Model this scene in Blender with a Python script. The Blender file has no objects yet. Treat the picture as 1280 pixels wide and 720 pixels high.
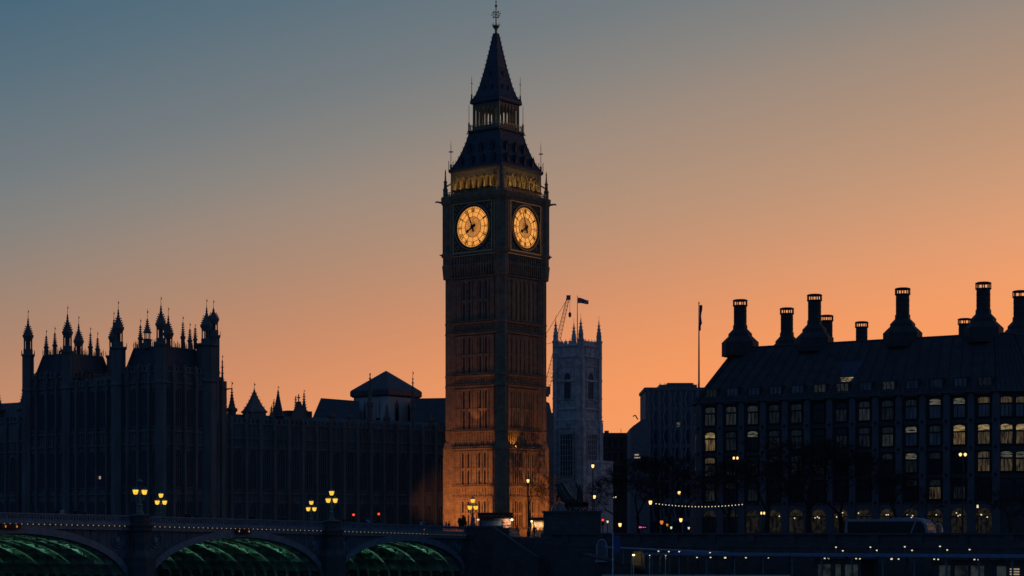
import bpy, math, random
from mathutils import Matrix, Vector
R = math.radians
random.seed(7)
S = bpy.context.scene
COL = S.collection

# ------------------------------------------------------------------ camera
F, HZ, CZ = 2450.0, 668.0, 8.0            # focal length and horizon row in 1280-px units, eye height (m)
cam = bpy.data.cameras.new('camera')
co = bpy.data.objects.new('camera', cam); COL.objects.link(co)
co.location = (0, 0, CZ); co.rotation_euler = (R(90), 0, 0)
cam.sensor_width = 36; cam.lens = F / 1280 * 36
cam.shift_y = (HZ - 360) / 1280
cam.clip_start = 0.5; cam.clip_end = 20000
S.camera = co

def at(px, py, Y):                        # a point of the place seen at photo pixel px,py, Y metres away
    return Vector(((px - 640) * Y / F, Y, CZ - (py - HZ) * Y / F))

# ------------------------------------------------------------------ colour management
S.view_settings.view_transform = 'Standard'
S.view_settings.look = 'None'
S.view_settings.exposure = 0.0
S.view_settings.gamma = 1.0
S.view_settings.use_curve_mapping = False

# ------------------------------------------------------------------ world: dusk sky, sun just under the north-west horizon
def lin(c):
    return tuple(((v / 255) / 12.92 if v / 255 <= .04045 else ((v / 255 + .055) / 1.055) ** 2.4) for v in c)

W = bpy.data.worlds.new('World'); S.world = W; W.use_nodes = True
nt = W.node_tree; nt.nodes.clear()
N = nt.nodes.new; LK = nt.links.new
out = N('ShaderNodeOutputWorld'); bg = N('ShaderNodeBackground')
tc = N('ShaderNodeTexCoord'); sp = N('ShaderNodeSeparateXYZ')
LK(tc.outputs['Generated'], sp.inputs[0])
def M(op, a, b=None, c=None, clamp=False):
    n = N('ShaderNodeMath'); n.operation = op; n.use_clamp = clamp
    for i, v in enumerate((a, b, c)):
        if v is None: continue
        if isinstance(v, (int, float)): n.inputs[i].default_value = v
        else: LK(v, n.inputs[i])
    return n.outputs[0]
ysafe = M('MAXIMUM', sp.outputs['Y'], 0.08)
up = M('DIVIDE', sp.outputs['Z'], ysafe)           # tangent of elevation
side = M('DIVIDE', sp.outputs['X'], ysafe)
s = M('ADD', M('MULTIPLY', up, -2.45), M('MULTIPLY', side, 2.45 * .27))
s = M('ADD', s, .668 + .27 * .64)                   # 0 = blue upper left ... .8 = glow low on the right
t = M('MULTIPLY_ADD', s, .5, .5, clamp=True)
LOW_SKY = [(-1.0, (40, 66, 92)), (-.15, (62, 92, 115)), (0, (70, 101, 121)), (.1, (86, 110, 123)), (.22, (116, 119, 121)), (.3, (136, 124, 116)),
           (.36, (155, 128, 112)), (.43, (174, 132, 108)), (.5, (194, 137, 105)), (.56, (211, 141, 102)), (.62, (227, 147, 100)),
           (.69, (242, 152, 97)), (.78, (247, 155, 96)), (1.0, (249, 157, 96))]
HIGH_SKY = [(-1.0, (40, 66, 92)), (-.15, (62, 92, 115)), (0, (71, 102, 122)), (.1, (90, 111, 124)), (.22, (115, 122, 126)), (.3, (136, 131, 126)),
            (.36, (155, 137, 124)), (.43, (171, 142, 121)), (.5, (187, 147, 119)), (.56, (202, 152, 118)), (.62, (217, 157, 118)),
            (.69, (231, 162, 118)), (.78, (238, 164, 115)), (1.0, (240, 166, 112))]
def ramp(stops):
    rp = N('ShaderNodeValToRGB'); LK(t, rp.inputs[0]); els = rp.color_ramp.elements
    while len(els) < len(stops): els.new(.5)
    for e, (p, c) in zip(els, stops):
        e.position = (p + 1) / 2; e.color = (*lin(c), 1)
    return rp.outputs[0]
elev = N('ShaderNodeMapRange'); elev.interpolation_type = 'SMOOTHSTEP'; LK(up, elev.inputs[0]); elev.inputs[1].default_value = .09; elev.inputs[2].default_value = .19
glow = N('ShaderNodeMix'); glow.data_type = 'RGBA'; LK(elev.outputs[0], glow.inputs[0]); LK(ramp(LOW_SKY), glow.inputs[6]); LK(ramp(HIGH_SKY), glow.inputs[7])
sky = N('ShaderNodeTexSky'); sky.sky_type = 'NISHITA'; sky.sun_disc = False
sky.sun_elevation = R(0.5); sky.sun_rotation = R(32)
front = N('ShaderNodeMapRange'); front.interpolation_type = 'SMOOTHSTEP'
tow = M('ADD', M('MULTIPLY', sp.outputs['Y'], .94), M('MULTIPLY', sp.outputs['X'], .342))     # towards the set sun
LK(tow, front.inputs[0]); front.inputs[1].default_value = .3; front.inputs[2].default_value = .78
EAST = (.023, .056, .130)
mx = N('ShaderNodeMix'); mx.data_type = 'RGBA'
LK(front.outputs[0], mx.inputs[0]); mx.inputs[6].default_value = (*EAST, 1); LK(glow.outputs[2], mx.inputs[7])
add = N('ShaderNodeMix'); add.data_type = 'RGBA'; add.blend_type = 'ADD'; add.inputs[0].default_value = .004
LK(mx.outputs[2], add.inputs[6]); LK(sky.outputs[0], add.inputs[7])
LK(add.outputs[2], bg.inputs[0]); bg.inputs[1].default_value = 1.0
LK(bg.outputs[0], out.inputs[0])

sun = bpy.data.lights.new('sun', 'SUN'); sun.energy = .02; sun.angle = R(4); sun.color = (1, .55, .3)
so = bpy.data.objects.new('sun', sun); COL.objects.link(so)
so.rotation_euler = (R(88.5), 0, R(180 - 32))

# ------------------------------------------------------------------ materials
MATS = {}
def mat(name, col, rough=.8, metal=0.0, var=.25, scale=1.5, bump=0.0, bscale=None, emit=None, estr=0.0, streak=0.0, spec=None):
    if name in MATS: return MATS[name]
    m = bpy.data.materials.new(name); m.use_nodes = True
    n = m.node_tree; b = n.nodes['Principled BSDF']
    b.inputs['Roughness'].default_value = rough; b.inputs['Metallic'].default_value = metal
    if spec is not None: b.inputs['Specular IOR Level'].default_value = spec
    tc = n.nodes.new('ShaderNodeTexCoord')
    nz = n.nodes.new('ShaderNodeTexNoise'); nz.inputs['Scale'].default_value = scale
    nz.inputs['Detail'].default_value = 6; nz.inputs['Roughness'].default_value = .65
    vec = tc.outputs['Object']
    if streak:
        mp = n.nodes.new('ShaderNodeMapping'); mp.inputs['Scale'].default_value = (1, 1, streak)
        n.links.new(vec, mp.inputs[0]); vec = mp.outputs[0]
    n.links.new(vec, nz.inputs['Vector'])
    cr = n.nodes.new('ShaderNodeValToRGB'); n.links.new(nz.outputs[0], cr.inputs[0])
    cr.color_ramp.elements[0].position = .3; cr.color_ramp.elements[1].position = .7
    cr.color_ramp.elements[0].color = (*[c * (1 - var) for c in col], 1)
    cr.color_ramp.elements[1].color = (*[min(1, c * (1 + var)) for c in col], 1)
    n.links.new(cr.outputs[0], b.inputs['Base Color'])
    if bump:
        n2 = n.nodes.new('ShaderNodeTexNoise'); n2.inputs['Scale'].default_value = bscale or scale * 4
        n2.inputs['Detail'].default_value = 5
        n.links.new(tc.outputs['Object'], n2.inputs['Vector'])
        bp = n.nodes.new('ShaderNodeBump'); bp.inputs['Strength'].default_value = bump; bp.inputs['Distance'].default_value = .05
        n.links.new(n2.outputs[0], bp.inputs['Height']); n.links.new(bp.outputs[0], b.inputs['Normal'])
    if emit:
        b.inputs['Emission Color'].default_value = (*emit, 1); b.inputs['Emission Strength'].default_value = estr
    MATS[name] = m
    return m

def brick(name, col, col2, w, h, mortar=.015, rough=.85, var=.3):
    """coursed masonry by object coordinates: rows in z, joints along x+y"""
    if name in MATS: return MATS[name]
    m = mat(name, col, rough, var=var, scale=.8)
    n = m.node_tree; b = n.nodes['Principled BSDF']
    tc = n.nodes.new('ShaderNodeTexCoord'); s = n.nodes.new('ShaderNodeSeparateXYZ'); n.links.new(tc.outputs['Object'], s.inputs[0])
    a = n.nodes.new('ShaderNodeMath'); a.operation = 'ADD'; n.links.new(s.outputs[0], a.inputs[0]); n.links.new(s.outputs[1], a.inputs[1])
    c = n.nodes.new('ShaderNodeCombineXYZ'); n.links.new(a.outputs[0], c.inputs[0]); n.links.new(s.outputs[2], c.inputs[1])
    bt = n.nodes.new('ShaderNodeTexBrick'); n.links.new(c.outputs[0], bt.inputs['Vector'])
    bt.inputs['Scale'].default_value = 1; bt.inputs['Brick Width'].default_value = w; bt.inputs['Row Height'].default_value = h
    bt.inputs['Mortar Size'].default_value = mortar; bt.inputs['Color1'].default_value = (1, 1, 1, 1)
    bt.inputs['Color2'].default_value = (.72, .72, .74, 1); bt.inputs['Mortar'].default_value = (.45, .45, .45, 1)
    mxn = n.nodes.new('ShaderNodeMix'); mxn.data_type = 'RGBA'; mxn.blend_type = 'MULTIPLY'; mxn.inputs[0].default_value = .8
    old = b.inputs['Base Color'].links[0].from_socket
    n.links.new(old, mxn.inputs[6]); n.links.new(bt.outputs['Color'], mxn.inputs[7]); n.links.new(mxn.outputs[2], b.inputs['Base Color'])
    return m

def lit(name, col, strength, pattern=0.0, base=(.02, .02, .02), scale=.9, stretch=None):
    """a glowing surface: a lamp glass, a lit window, a pane with sky reflection put in as glow; pattern = unevenness of what is lit behind the pane"""
    if name in MATS: return MATS[name]
    m = mat(name, base, .25)
    n = m.node_tree; b = n.nodes['Principled BSDF']
    b.inputs['Emission Color'].default_value = (*col, 1); b.inputs['Emission Strength'].default_value = strength
    if pattern:
        tc = n.nodes.new('ShaderNodeTexCoord'); nz = n.nodes.new('ShaderNodeTexNoise')
        nz.inputs['Scale'].default_value = scale; nz.inputs['Detail'].default_value = 4
        oi = n.nodes.new('ShaderNodeObjectInfo'); ad = n.nodes.new('ShaderNodeVectorMath'); ad.operation = 'ADD'
        vm = n.nodes.new('ShaderNodeVectorMath'); vm.operation = 'SCALE'; vm.inputs[0].default_value = (37, 11, 23)
        n.links.new(oi.outputs['Random'], vm.inputs['Scale'])
        n.links.new(tc.outputs['Object'], ad.inputs[0]); n.links.new(vm.outputs[0], ad.inputs[1])
        if stretch:
            sm = n.nodes.new('ShaderNodeVectorMath'); sm.operation = 'MULTIPLY'; sm.inputs[1].default_value = stretch
            n.links.new(ad.outputs[0], sm.inputs[0]); n.links.new(sm.outputs[0], nz.inputs['Vector'])
        else: n.links.new(ad.outputs[0], nz.inputs['Vector'])
        mr = n.nodes.new('ShaderNodeMapRange'); n.links.new(nz.outputs[0], mr.inputs[0])
        mr.inputs[1].default_value = .35; mr.inputs[2].default_value = .65
        mr.inputs[3].default_value = strength * (1 - pattern); mr.inputs[4].default_value = strength * (1 + pattern * .6)
        n.links.new(mr.outputs[0], b.inputs['Emission Strength'])
    return m

stone_tower = brick('tower stone', (.30, .225, .145), (.25, .2, .12), 1.1, .38)
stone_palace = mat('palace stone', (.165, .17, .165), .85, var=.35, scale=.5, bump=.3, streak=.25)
stone_pale = mat('portland stone', (.50, .50, .48), .8, var=.22, scale=.4, bump=.2, streak=.3)
stone_abbey = brick('church stone', (.54, .55, .54), (.4, .4, .4), 1.3, .55, .02, .85, .4)
stone_grey = brick('granite', (.105, .105, .105), (.2, .2, .2), 1.6, .6)
slate = mat('slate', (.055, .065, .085), .55, var=.35, scale=1.2, streak=.4)
iron_roof = mat('cast iron roof', (.06, .07, .09), .5, .2, var=.3, scale=1.5)
bronze_roof = mat('bronze roof', (.05, .05, .052), .7, 0.0, var=.4, scale=.7)
gilt = mat('gilding', (.52, .40, .20), .45, .55, var=.2)
black_iron = mat('black iron', (.02, .022, .024), .5, .4)
green_iron = mat('green painted iron', (.10, .19, .17), .45, var=.2, scale=2)
green_dark = mat('green iron girder', (.22, .45, .32), .5, var=.2, scale=2)
glass_dark = mat('dark window glass', (.012, .014, .018), .3, var=.3)
glass_lead = mat('leaded church glass', (.05, .06, .08), .6, var=.4, scale=2)
glass_blue = mat('sky window glass', (.03, .05, .09), .1, var=.3)
bark = mat('bark', (.030, .026, .022), .9, var=.4, scale=3)
twig = mat('twigs', (.022, .019, .016), .9, var=.4, scale=3)
leaf = mat('dark leaves', (.03, .045, .02), .8, var=.4, scale=4)
asphalt = mat('asphalt', (.05, .05, .052), .9, var=.25, scale=3, bump=.2)
paving = brick('paving', (.20, .19, .18), (.2, .2, .2), .9, .6)
bronze = mat('bronze statue', (.035, .045, .04), .45, .6, var=.4, scale=3)
skin = mat('skin', (.35, .22, .16), .6, var=.1)
cloth = {k: mat(k + ' cloth', c, .9, var=.2, scale=8) for k, c in dict(dark=(.02, .022, .03), navy=(.02, .03, .06), grey=(.12, .12, .13), pale=(.45, .45, .47), brown=(.08, .055, .04), red=(.16, .03, .03)).items()}
hair_m = mat('hair', (.02, .015, .01), .7)
steel = mat('painted steel', (.20, .21, .23), .5, .3, var=.15)
white_paint = mat('white paint', (.72, .74, .76), .35, var=.06)
crane_m = mat('crane steel', (.25, .2, .16), .6, 0)
red_cloth = mat('flag red', (.30, .03, .04), .8); 
flag_blue = mat('flag blue', (.02, .03, .14), .8); flag_white = mat('flag white', (.6, .6, .6), .8)
lamp_yellow = lit('lantern glass', (1.0, .56, .055), 1.35, .25, base=(.5, .4, .2), scale=3)
lamp_off = mat('unlit lantern glass', (.10, .10, .09), .2)
lamp_warm = lit('warm lamp glass', (1.0, .60, .20), 1.7)
lamp_hot = lit('bright lamp glass', (1.0, .82, .45), 3.0)
lamp_white = lit('white lamp glass', (1.0, .80, .52), .9)
led = lit('small led', (1.0, .80, .52), .30)
led_orange = lit('orange signal', (1.0, .30, .05), .7)
led_red = lit('red signal', (1.0, .06, .02), 1.6)
led_pink = lit('pink neon', (1.0, .12, .55), 1.0)
dial_m = lit('opal clock glass', (1.0, .385, .062), .88, .10, base=(.5, .4, .25), scale=2.2)
dial_in = lit('opal clock glass inner', (1.0, .37, .06), .62, .2, base=(.5, .4, .25), scale=3.0)

# ------------------------------------------------------------------ mesh helper
class MB:
    def __init__(self): self.v = []; self.f = []; self.mi = []; self.M = None; self.cur = 0
    def _add(self, vs, fs):
        o = len(self.v)
        if self.M is not None: vs = [self.M @ Vector(p) for p in vs]
        self.v.extend([tuple(p) for p in vs])
        self.f.extend([tuple(i + o for i in f) for f in fs]); self.mi.extend([self.cur] * len(fs))
    def box(self, x0, x1, y0, y1, z0, z1):
        self._add([(x0, y0, z0), (x1, y0, z0), (x1, y1, z0), (x0, y1, z0), (x0, y0, z1), (x1, y0, z1), (x1, y1, z1), (x0, y1, z1)],
                  [(3, 2, 1, 0), (4, 5, 6, 7), (0, 1, 5, 4), (1, 2, 6, 5), (2, 3, 7, 6), (3, 0, 4, 7)])
    def lathe(self, cx, cy, prof, n=8, rot=None, flat=True):
        """flat=True: r is the half width across flats"""
        k = 1 / math.cos(math.pi / n) if flat else 1
        rot = math.pi / n if rot is None else rot
        vs, fs = [], []
        for r, z in prof:
            for i in range(n):
                a = rot + 2 * math.pi * i / n
                vs.append((cx + r * k * math.cos(a), cy + r * k * math.sin(a), z))
        for j in range(len(prof) - 1):
            for i in range(n):
                a, b = j * n + i, j * n + (i + 1) % n
                fs.append((a, b, b + n, a + n))
        fs.append(tuple(reversed(range(n)))); e = (len(prof) - 1) * n
        fs.append(tuple(range(e, e + n)))
        self._add(vs, fs)
    def tube(self, p, q, r, n=6, r2=None):
        p, q = Vector(p), Vector(q); d = q - p
        if d.length < 1e-6: return
        d.normalize(); u = d.orthogonal().normalized(); w = d.cross(u)
        r2 = r if r2 is None else r2
        vs = []
        for c, rr in ((p, r), (q, r2)):
            for i in range(n):
                a = 2 * math.pi * i / n + math.pi / n
                vs.append(c + u * (rr * math.cos(a)) + w * (rr * math.sin(a)))
        fs = [(i, (i + 1) % n, n + (i + 1) % n, n + i) for i in range(n)]
        fs += [tuple(reversed(range(n))), tuple(range(n, 2 * n))]
        self._add(vs, fs)
    def prism(self, pts, z0, z1, pts_top=None):
        """vertical prism over a polygon (counter-clockwise x,y)"""
        n = len(pts); tp = pts_top or pts
        vs = [(x, y, z0) for x, y in pts] + [(x, y, z1) for x, y in tp]
        fs = [(i, (i + 1) % n, n + (i + 1) % n, n + i) for i in range(n)]
        fs += [tuple(reversed(range(n))), tuple(range(n, 2 * n))]
        self._add(vs, fs)
    def slab(self, pts, y0, y1):
        """polygon in x,z (counter-clockwise seen from -Y) given thickness from y0 (front) to y1"""
        n = len(pts)
        vs = [(x, y0, z) for x, z in pts] + [(x, y1, z) for x, z in pts]
        fs = [(i, n + i, n + (i + 1) % n, (i + 1) % n) for i in range(n)]
        fs += [tuple(range(n)), tuple(reversed(range(n, 2 * n)))]
        self._add(vs, fs)
    def ball(self, c, r, n=8, m=5, sz=1.0):
        prof = [(max(1e-4, r * math.sin(math.pi * j / m)), c[2] - r * sz * math.cos(math.pi * j / m)) for j in range(m + 1)]
        self.lathe(c[0], c[1], prof, n, flat=False)
    def arcade(self, x0, x1, z0, z1, n, ow, zs, rise, y0, y1, zsill=None, k=8, pointed=True):
        """a wall with n arched openings, between y0 (front) and y1"""
        zsill = z0 if zsill is None else zsill
        bw = (x1 - x0) / n
        def strip(pts_b, pts_t):
            m = len(pts_b)
            vs = [(x, y0, z) for x, z in pts_b] + [(x, y0, z) for x, z in pts_t] + [(x, y1, z) for x, z in pts_b] + [(x, y1, z) for x, z in pts_t]
            fs = []
            for i in range(m - 1):
                fs.append((i, i + 1, m + i + 1, m + i)); fs.append((2 * m + i + 1, 2 * m + i, 3 * m + i, 3 * m + i + 1))
                fs.append((i + 1, i, 2 * m + i, 2 * m + i + 1)); fs.append((m + i, m + i + 1, 3 * m + i + 1, 3 * m + i))
            fs.append((0, m, 3 * m, 2 * m)); fs.append((m - 1, 3 * m - 1, 4 * m - 1, 2 * m - 1))
            self._add(vs, fs)
        for b in range(n):
            c = x0 + (b + .5) * bw; l, r = x0 + b * bw, x0 + (b + 1) * bw
            strip([(l, z0), (c - ow / 2, z0)], [(l, z1), (c - ow / 2, z1)])
            strip([(c + ow / 2, z0), (r, z0)], [(c + ow / 2, z1), (r, z1)])
            pb = []
            for i in range(k + 1):
                u = -1 + 2 * i / k
                if pointed: h = rise * (1 - abs(u) ** 1.7) ** .75 if abs(u) < 1 else 0
                else: h = rise * math.sqrt(max(0, 1 - u * u))
                pb.append((c + u * ow / 2, zs + h))
            strip(pb, [(x, z1) for x, z in pb])
            if zsill > z0: strip([(c - ow / 2, z0), (c + ow / 2, z0)], [(c - ow / 2, zsill), (c + ow / 2, zsill)])
    def mesh(self, name, *mats, smooth=False):
        me = bpy.data.meshes.new(name); me.from_pydata(self.v, [], self.f)
        for m in mats: me.materials.append(m)
        if len(mats) > 1: me.polygons.foreach_set('material_index', self.mi)
        if smooth: me.polygons.foreach_set('use_smooth', [True] * len(me.polygons))
        me.update(); return me
    def build(self, name, mats, parent=None, loc=None, rz=0, smooth=False):
        mats = mats if isinstance(mats, (list, tuple)) else [mats]
        o = bpy.data.objects.new(name, self.mesh(name, *mats, smooth=smooth)); COL.objects.link(o)
        if parent is not None: o.parent = parent
        if loc is not None: o.location = loc
        if rz: o.rotation_euler = (0, 0, rz)
        return o

def tag(o, label=None, cat=None, group=None, kind=None):
    if label: o['label'] = label
    if cat: o['category'] = cat
    if group: o['group'] = group
    if kind: o['kind'] = kind
    return o
def thing(name, label, cat, loc=(0, 0, 0), rz=0, group=None, parent=None):
    o = bpy.data.objects.new(name, None); COL.objects.link(o); o.location = loc; o.rotation_euler = (0, 0, rz); o.empty_display_size = .2
    return tag(o, label, cat, group)
def inst(name, me, parent, loc=(0, 0, 0), rz=0, sc=None):
    o = bpy.data.objects.new(name, me); COL.objects.link(o); o.parent = parent; o.location = loc; o.rotation_euler = (0, 0, rz)
    if sc: o.scale = sc
    return o
def copy_tree(o, parent=None):
    c = o.copy(); COL.objects.link(c); c.parent = parent
    for ch in list(o.children): copy_tree(ch, c)
    return c
def rotz(a): return Matrix.Rotation(a, 4, 'Z')
def spot(name, parent, loc, target, power, col, size=R(60), blend=.4, radius=.06):
    l = bpy.data.lights.new(name, 'SPOT'); l.energy = power; l.color = col; l.spot_size = size; l.spot_blend = blend; l.shadow_soft_size = radius
    o = bpy.data.objects.new(name, l); COL.objects.link(o); o.parent = parent; o.location = loc
    d = Vector(target) - Vector(loc); o.rotation_euler = d.to_track_quat('-Z', 'Y').to_euler()
    return o
def area(name, parent, loc, target, power, col, sx, sy, spread=R(160)):
    l = bpy.data.lights.new(name, 'AREA'); l.energy = power; l.color = col; l.shape = 'RECTANGLE'; l.size = sx; l.size_y = sy; l.spread = spread
    o = bpy.data.objects.new(name, l); COL.objects.link(o); o.parent = parent; o.location = loc
    d = Vector(target) - Vector(loc); o.rotation_euler = d.to_track_quat('-Z', 'Y').to_euler()
    return o

# ------------------------------------------------------------------ ground, water, river walls
GZ, LG = 7.6, 6.7                        # upper street level; lower embankment road
P0 = Vector((-5.9, 290, 0)); U = Vector((-.583, -.812, 0)); NL = Vector((-.812, .583, 0))   # bridge end, along the bridge, along the bank
def xy(v): return (v.x, v.y)
b = MB(); b.prism([xy(P0 - NL * 4000 + U * -.2), (5000, 9000), (-9000, 9000), xy(P0 + NL * 6000 + U * -.2)], -3, LG)
tag(b.build('ground', paving), kind='structure')
def bankxy(x, back): p = P0 - NL * x - U * back; return (p.x, p.y)
b = MB(); b.prism([bankxy(14, .2), bankxy(14, 34), bankxy(900, 34), (3000, 6000), (-6000, 6000), bankxy(-3000, .2)], -3, GZ)
tag(b.build('raised_ground', paving), kind='structure')
b = MB(); b._add([(-9000, -3000, 0), (9000, -3000, 0), (9000, 9000, 0), (-9000, 9000, 0)], [(0, 1, 2, 3)])
water = mat('river water', (.012, .020, .022), .12, var=.3, scale=.05, bump=.6, bscale=.7)
tag(b.build('river_water', water), kind='structure')
BANK = math.atan2(-NL.y, -NL.x)           # local +X runs along the bank to the right, -Y looks over the river
b = MB(); b._add([(14.1, 3, 0), (300, 3, 0), (300, 15, 0), (14.1, 15, 0)], [(0, 1, 2, 3)])
b.build('road', asphalt, None, (P0.x, P0.y, LG + .004), BANK)
tag(bpy.data.objects['road'], kind='structure')
b = MB(); b.box(14.1, 300, 15, 33.9, 0, .13)
b.box(14.1, 300, .9, 3, 0, .13)
tag(b.build('pavement', paving, None, (P0.x, P0.y, LG), BANK), kind='structure')

def river_wall(name, label, x0, x1, top):
    r = thing(name, label, 'river wall', (P0.x, P0.y, 0), BANK)
    w = MB(); w.box(x0, x1, -.4, .6, -2, LG + .1)
    w.build('wall', stone_grey, r)
    c = MB(); c.box(x0, x1, -.55, .75, top - .28, top); c.box(x0, x1, -.5, .1, LG - .45, LG - .1)
    c.build('coping', stone_grey, r)
    p = MB(); p.box(x0, x1, -.25, .5, LG + .1, top - .28)
    for i in range(int((x1 - x0) / 6)):
        p.box(x0 + 6 * i + 2, x0 + 6 * i + 3.2, -.45, .62, LG + .1, top - .02)
    p.build('parapet', stone_grey, r)
    return r
river_wall('embankment_wall', 'long granite river wall below the office building, right of the bridge', 14.3, 300, 8.2)
river_wall('terrace_wall', 'granite terrace wall along the water under the gothic palace', -230, -31.5, 8.9)

# stairs and landing block beside the bridge
r = thing('embankment_stairs', 'dark granite stair block between the bridge end and the pier, with sloping balustrade', 'stairs', (P0.x, P0.y, 0), BANK)
b = MB(); b.box(-.4, 6.3, -1.2, .6, -2, 8.9); b.box(6.3, 14.2, -.2, .6, -2, 7.5); b.build('wall', stone_grey, r)
b = MB()
for i in range(24):
    x = 6.3 + i * .32; b.box(x, x + .32, -3.1, -.21, -1, 7.6 - i * .17)
b.build('steps', stone_grey, r)
b = MB(); b.slab([(-.4, 8.9), (6.3, 8.9), (6.3, 9.25), (-.4, 9.25)], -1.35, -.9)
b.slab([(6.3, -1), (14.2, -1), (14.2, 4.6), (8.4, 7.7), (6.3, 8.9)], -3.5, -3.1)
b.build('balustrade', stone_grey, r)
b = MB(); b.slab([(6.2, 8.9), (8.4, 7.7), (14.3, 4.55), (14.3, 4.8), (8.4, 7.98), (6.2, 9.2)], -3.6, -3.0); b.build('coping', stone_grey, r)

# ------------------------------------------------------------------ the bridge
BRZ = math.atan2(U.y, U.x)
def zp(s): return 9.1 + .021 * s - .00006 * s * s
bridge = thing('arch_bridge', 'green and stone road bridge with lit green arches crossing the left foreground', 'bridge', (P0.x, P0.y, 0), BRZ)
def ribbon(m, f0, f1, x0, x1, y0, y1, step=2.0):
    n = max(1, int(round((x1 - x0) / step))); vs = []
    for i in range(n + 1):
        x = x0 + (x1 - x0) * i / n
        vs += [(x, y0, f0(x)), (x, y1, f0(x)), (x, y1, f1(x)), (x, y0, f1(x))]
    fs = []
    for i in range(n):
        a = 4 * i
        for j in range(4):
            fs.append((a + j, a + (j + 1) % 4, a + 4 + (j + 1) % 4, a + 4 + j))
    fs.append((3, 2, 1, 0)); fs.append((4 * n, 4 * n + 1, 4 * n + 2, 4 * n + 3)); m._add(vs, fs)
BW = 31.0
S0, S1 = -12, 150
PIERS = [0.3, 32, 67, 105, 146]
b = MB(); ribbon(b, lambda x: zp(x) - 1.75, lambda x: zp(x) - 1.2, S0, S1, -BW + .3, -.35); b.build('deck', green_iron, bridge)
b = MB(); ribbon(b, lambda x: zp(x) - 1.19, lambda x: zp(x) - 1.15, S0, S1, -BW + 5.2, -5.2); b.build('roadway', asphalt, bridge)
for y0, y1 in ((-5.0, -.4), (-BW + .4, -BW + 5.0)):
    b = MB(); ribbon(b, lambda x: zp(x) - 1.19, lambda x: zp(x) - 1.02, S0, S1, y0, y1); b.build('footway', paving, bridge)
parapet_paint = mat('bridge paint', (.17, .235, .27), .5, var=.3, scale=1.2)
spandrel_paint = mat('spandrel paint', (.09, .13, .15), .55, var=.4, scale=1.0)
for side in (1, -1):
    yc = 0.05 if side > 0 else -BW - .05
    b = MB()
    ribbon(b, lambda x: zp(x) - 1.05, lambda x: zp(x) - .88, S0, S1, yc - .16, yc + .16)
    ribbon(b, lambda x: zp(x) - .16, lambda x: zp(x), S0, S1, yc - .19, yc + .19)
    x = S0 + .2
    while x < S1:
        z = zp(x); b.box(x - .07, x + .07, yc - .07, yc + .07, z - .88, z - .16)
        b.box(x - .2, x + .2, yc - .05, yc + .05, z - .36, z - .16); b.box(x - .2, x + .2, yc - .05, yc + .05, z - .88, z - .76)
        x += .42
    b.build('parapet', parapet_paint, bridge)
    b = MB(); o = .42 * side
    ya, yb = sorted((yc, yc + o))
    ribbon(b, lambda x: zp(x) - 1.2, lambda x: zp(x) - 1.05, S0, S1, ya, yb)
    ya, yb = sorted((yc, yc + o * .6)); ribbon(b, lambda x: zp(x) - 1.34, lambda x: zp(x) - 1.2, S0, S1, ya, yb)
    ya, yb = sorted((yc - .1 * side, yc + .12 * side)); ribbon(b, lambda x: zp(x) - 1.78, lambda x: zp(x) - 1.34, S0, S1, ya, yb)
    b.build('cornice', parapet_paint, bridge)
SPANS = [(2, 30.5), (33.5, 65.5), (68.5, 103.5), (106.5, 144.5)]
def arch(span, k=40, ext=0.0):
    a, c = span; m = (a + c) / 2; h = (c - a) / 2
    zc = zp(m) - 2.35; zs = 1.1; pts = []
    for i in range(k + 1):
        t = math.pi * (1 - i / k)
        pts.append((m + (h + ext) * math.cos(t), zs + (zc - zs + ext) * math.sin(t) ** .92))
    return pts
def arch_band(m, span, depth, y0, y1, k=40):
    p, q = arch(span, k), arch(span, k, depth); vs = []
    for (x0, z0), (x1, z1) in zip(p, q): vs += [(x0, y0, z0), (x0, y1, z0), (x1, y1, z1), (x1, y0, z1)]
    fs = []
    for i in range(k):
        a = 4 * i
        for j in range(4): fs.append((a + j, a + (j + 1) % 4, a + 4 + (j + 1) % 4, a + 4 + j))
    m._add(vs, fs)
def z_on(span, x, ext=0.0):
    p = arch(span, 60, ext)
    for (x0, z0), (x1, z1) in zip(p, p[1:]):
        if x0 <= x <= x1: return z0 + (z1 - z0) * (x - x0) / max(1e-6, x1 - x0)
    return 1.1
GREEN = (.46, 1.0, .76)
girder_paint = mat('girder paint', (.45, .62, .52), .55, var=.2, scale=2)
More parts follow.
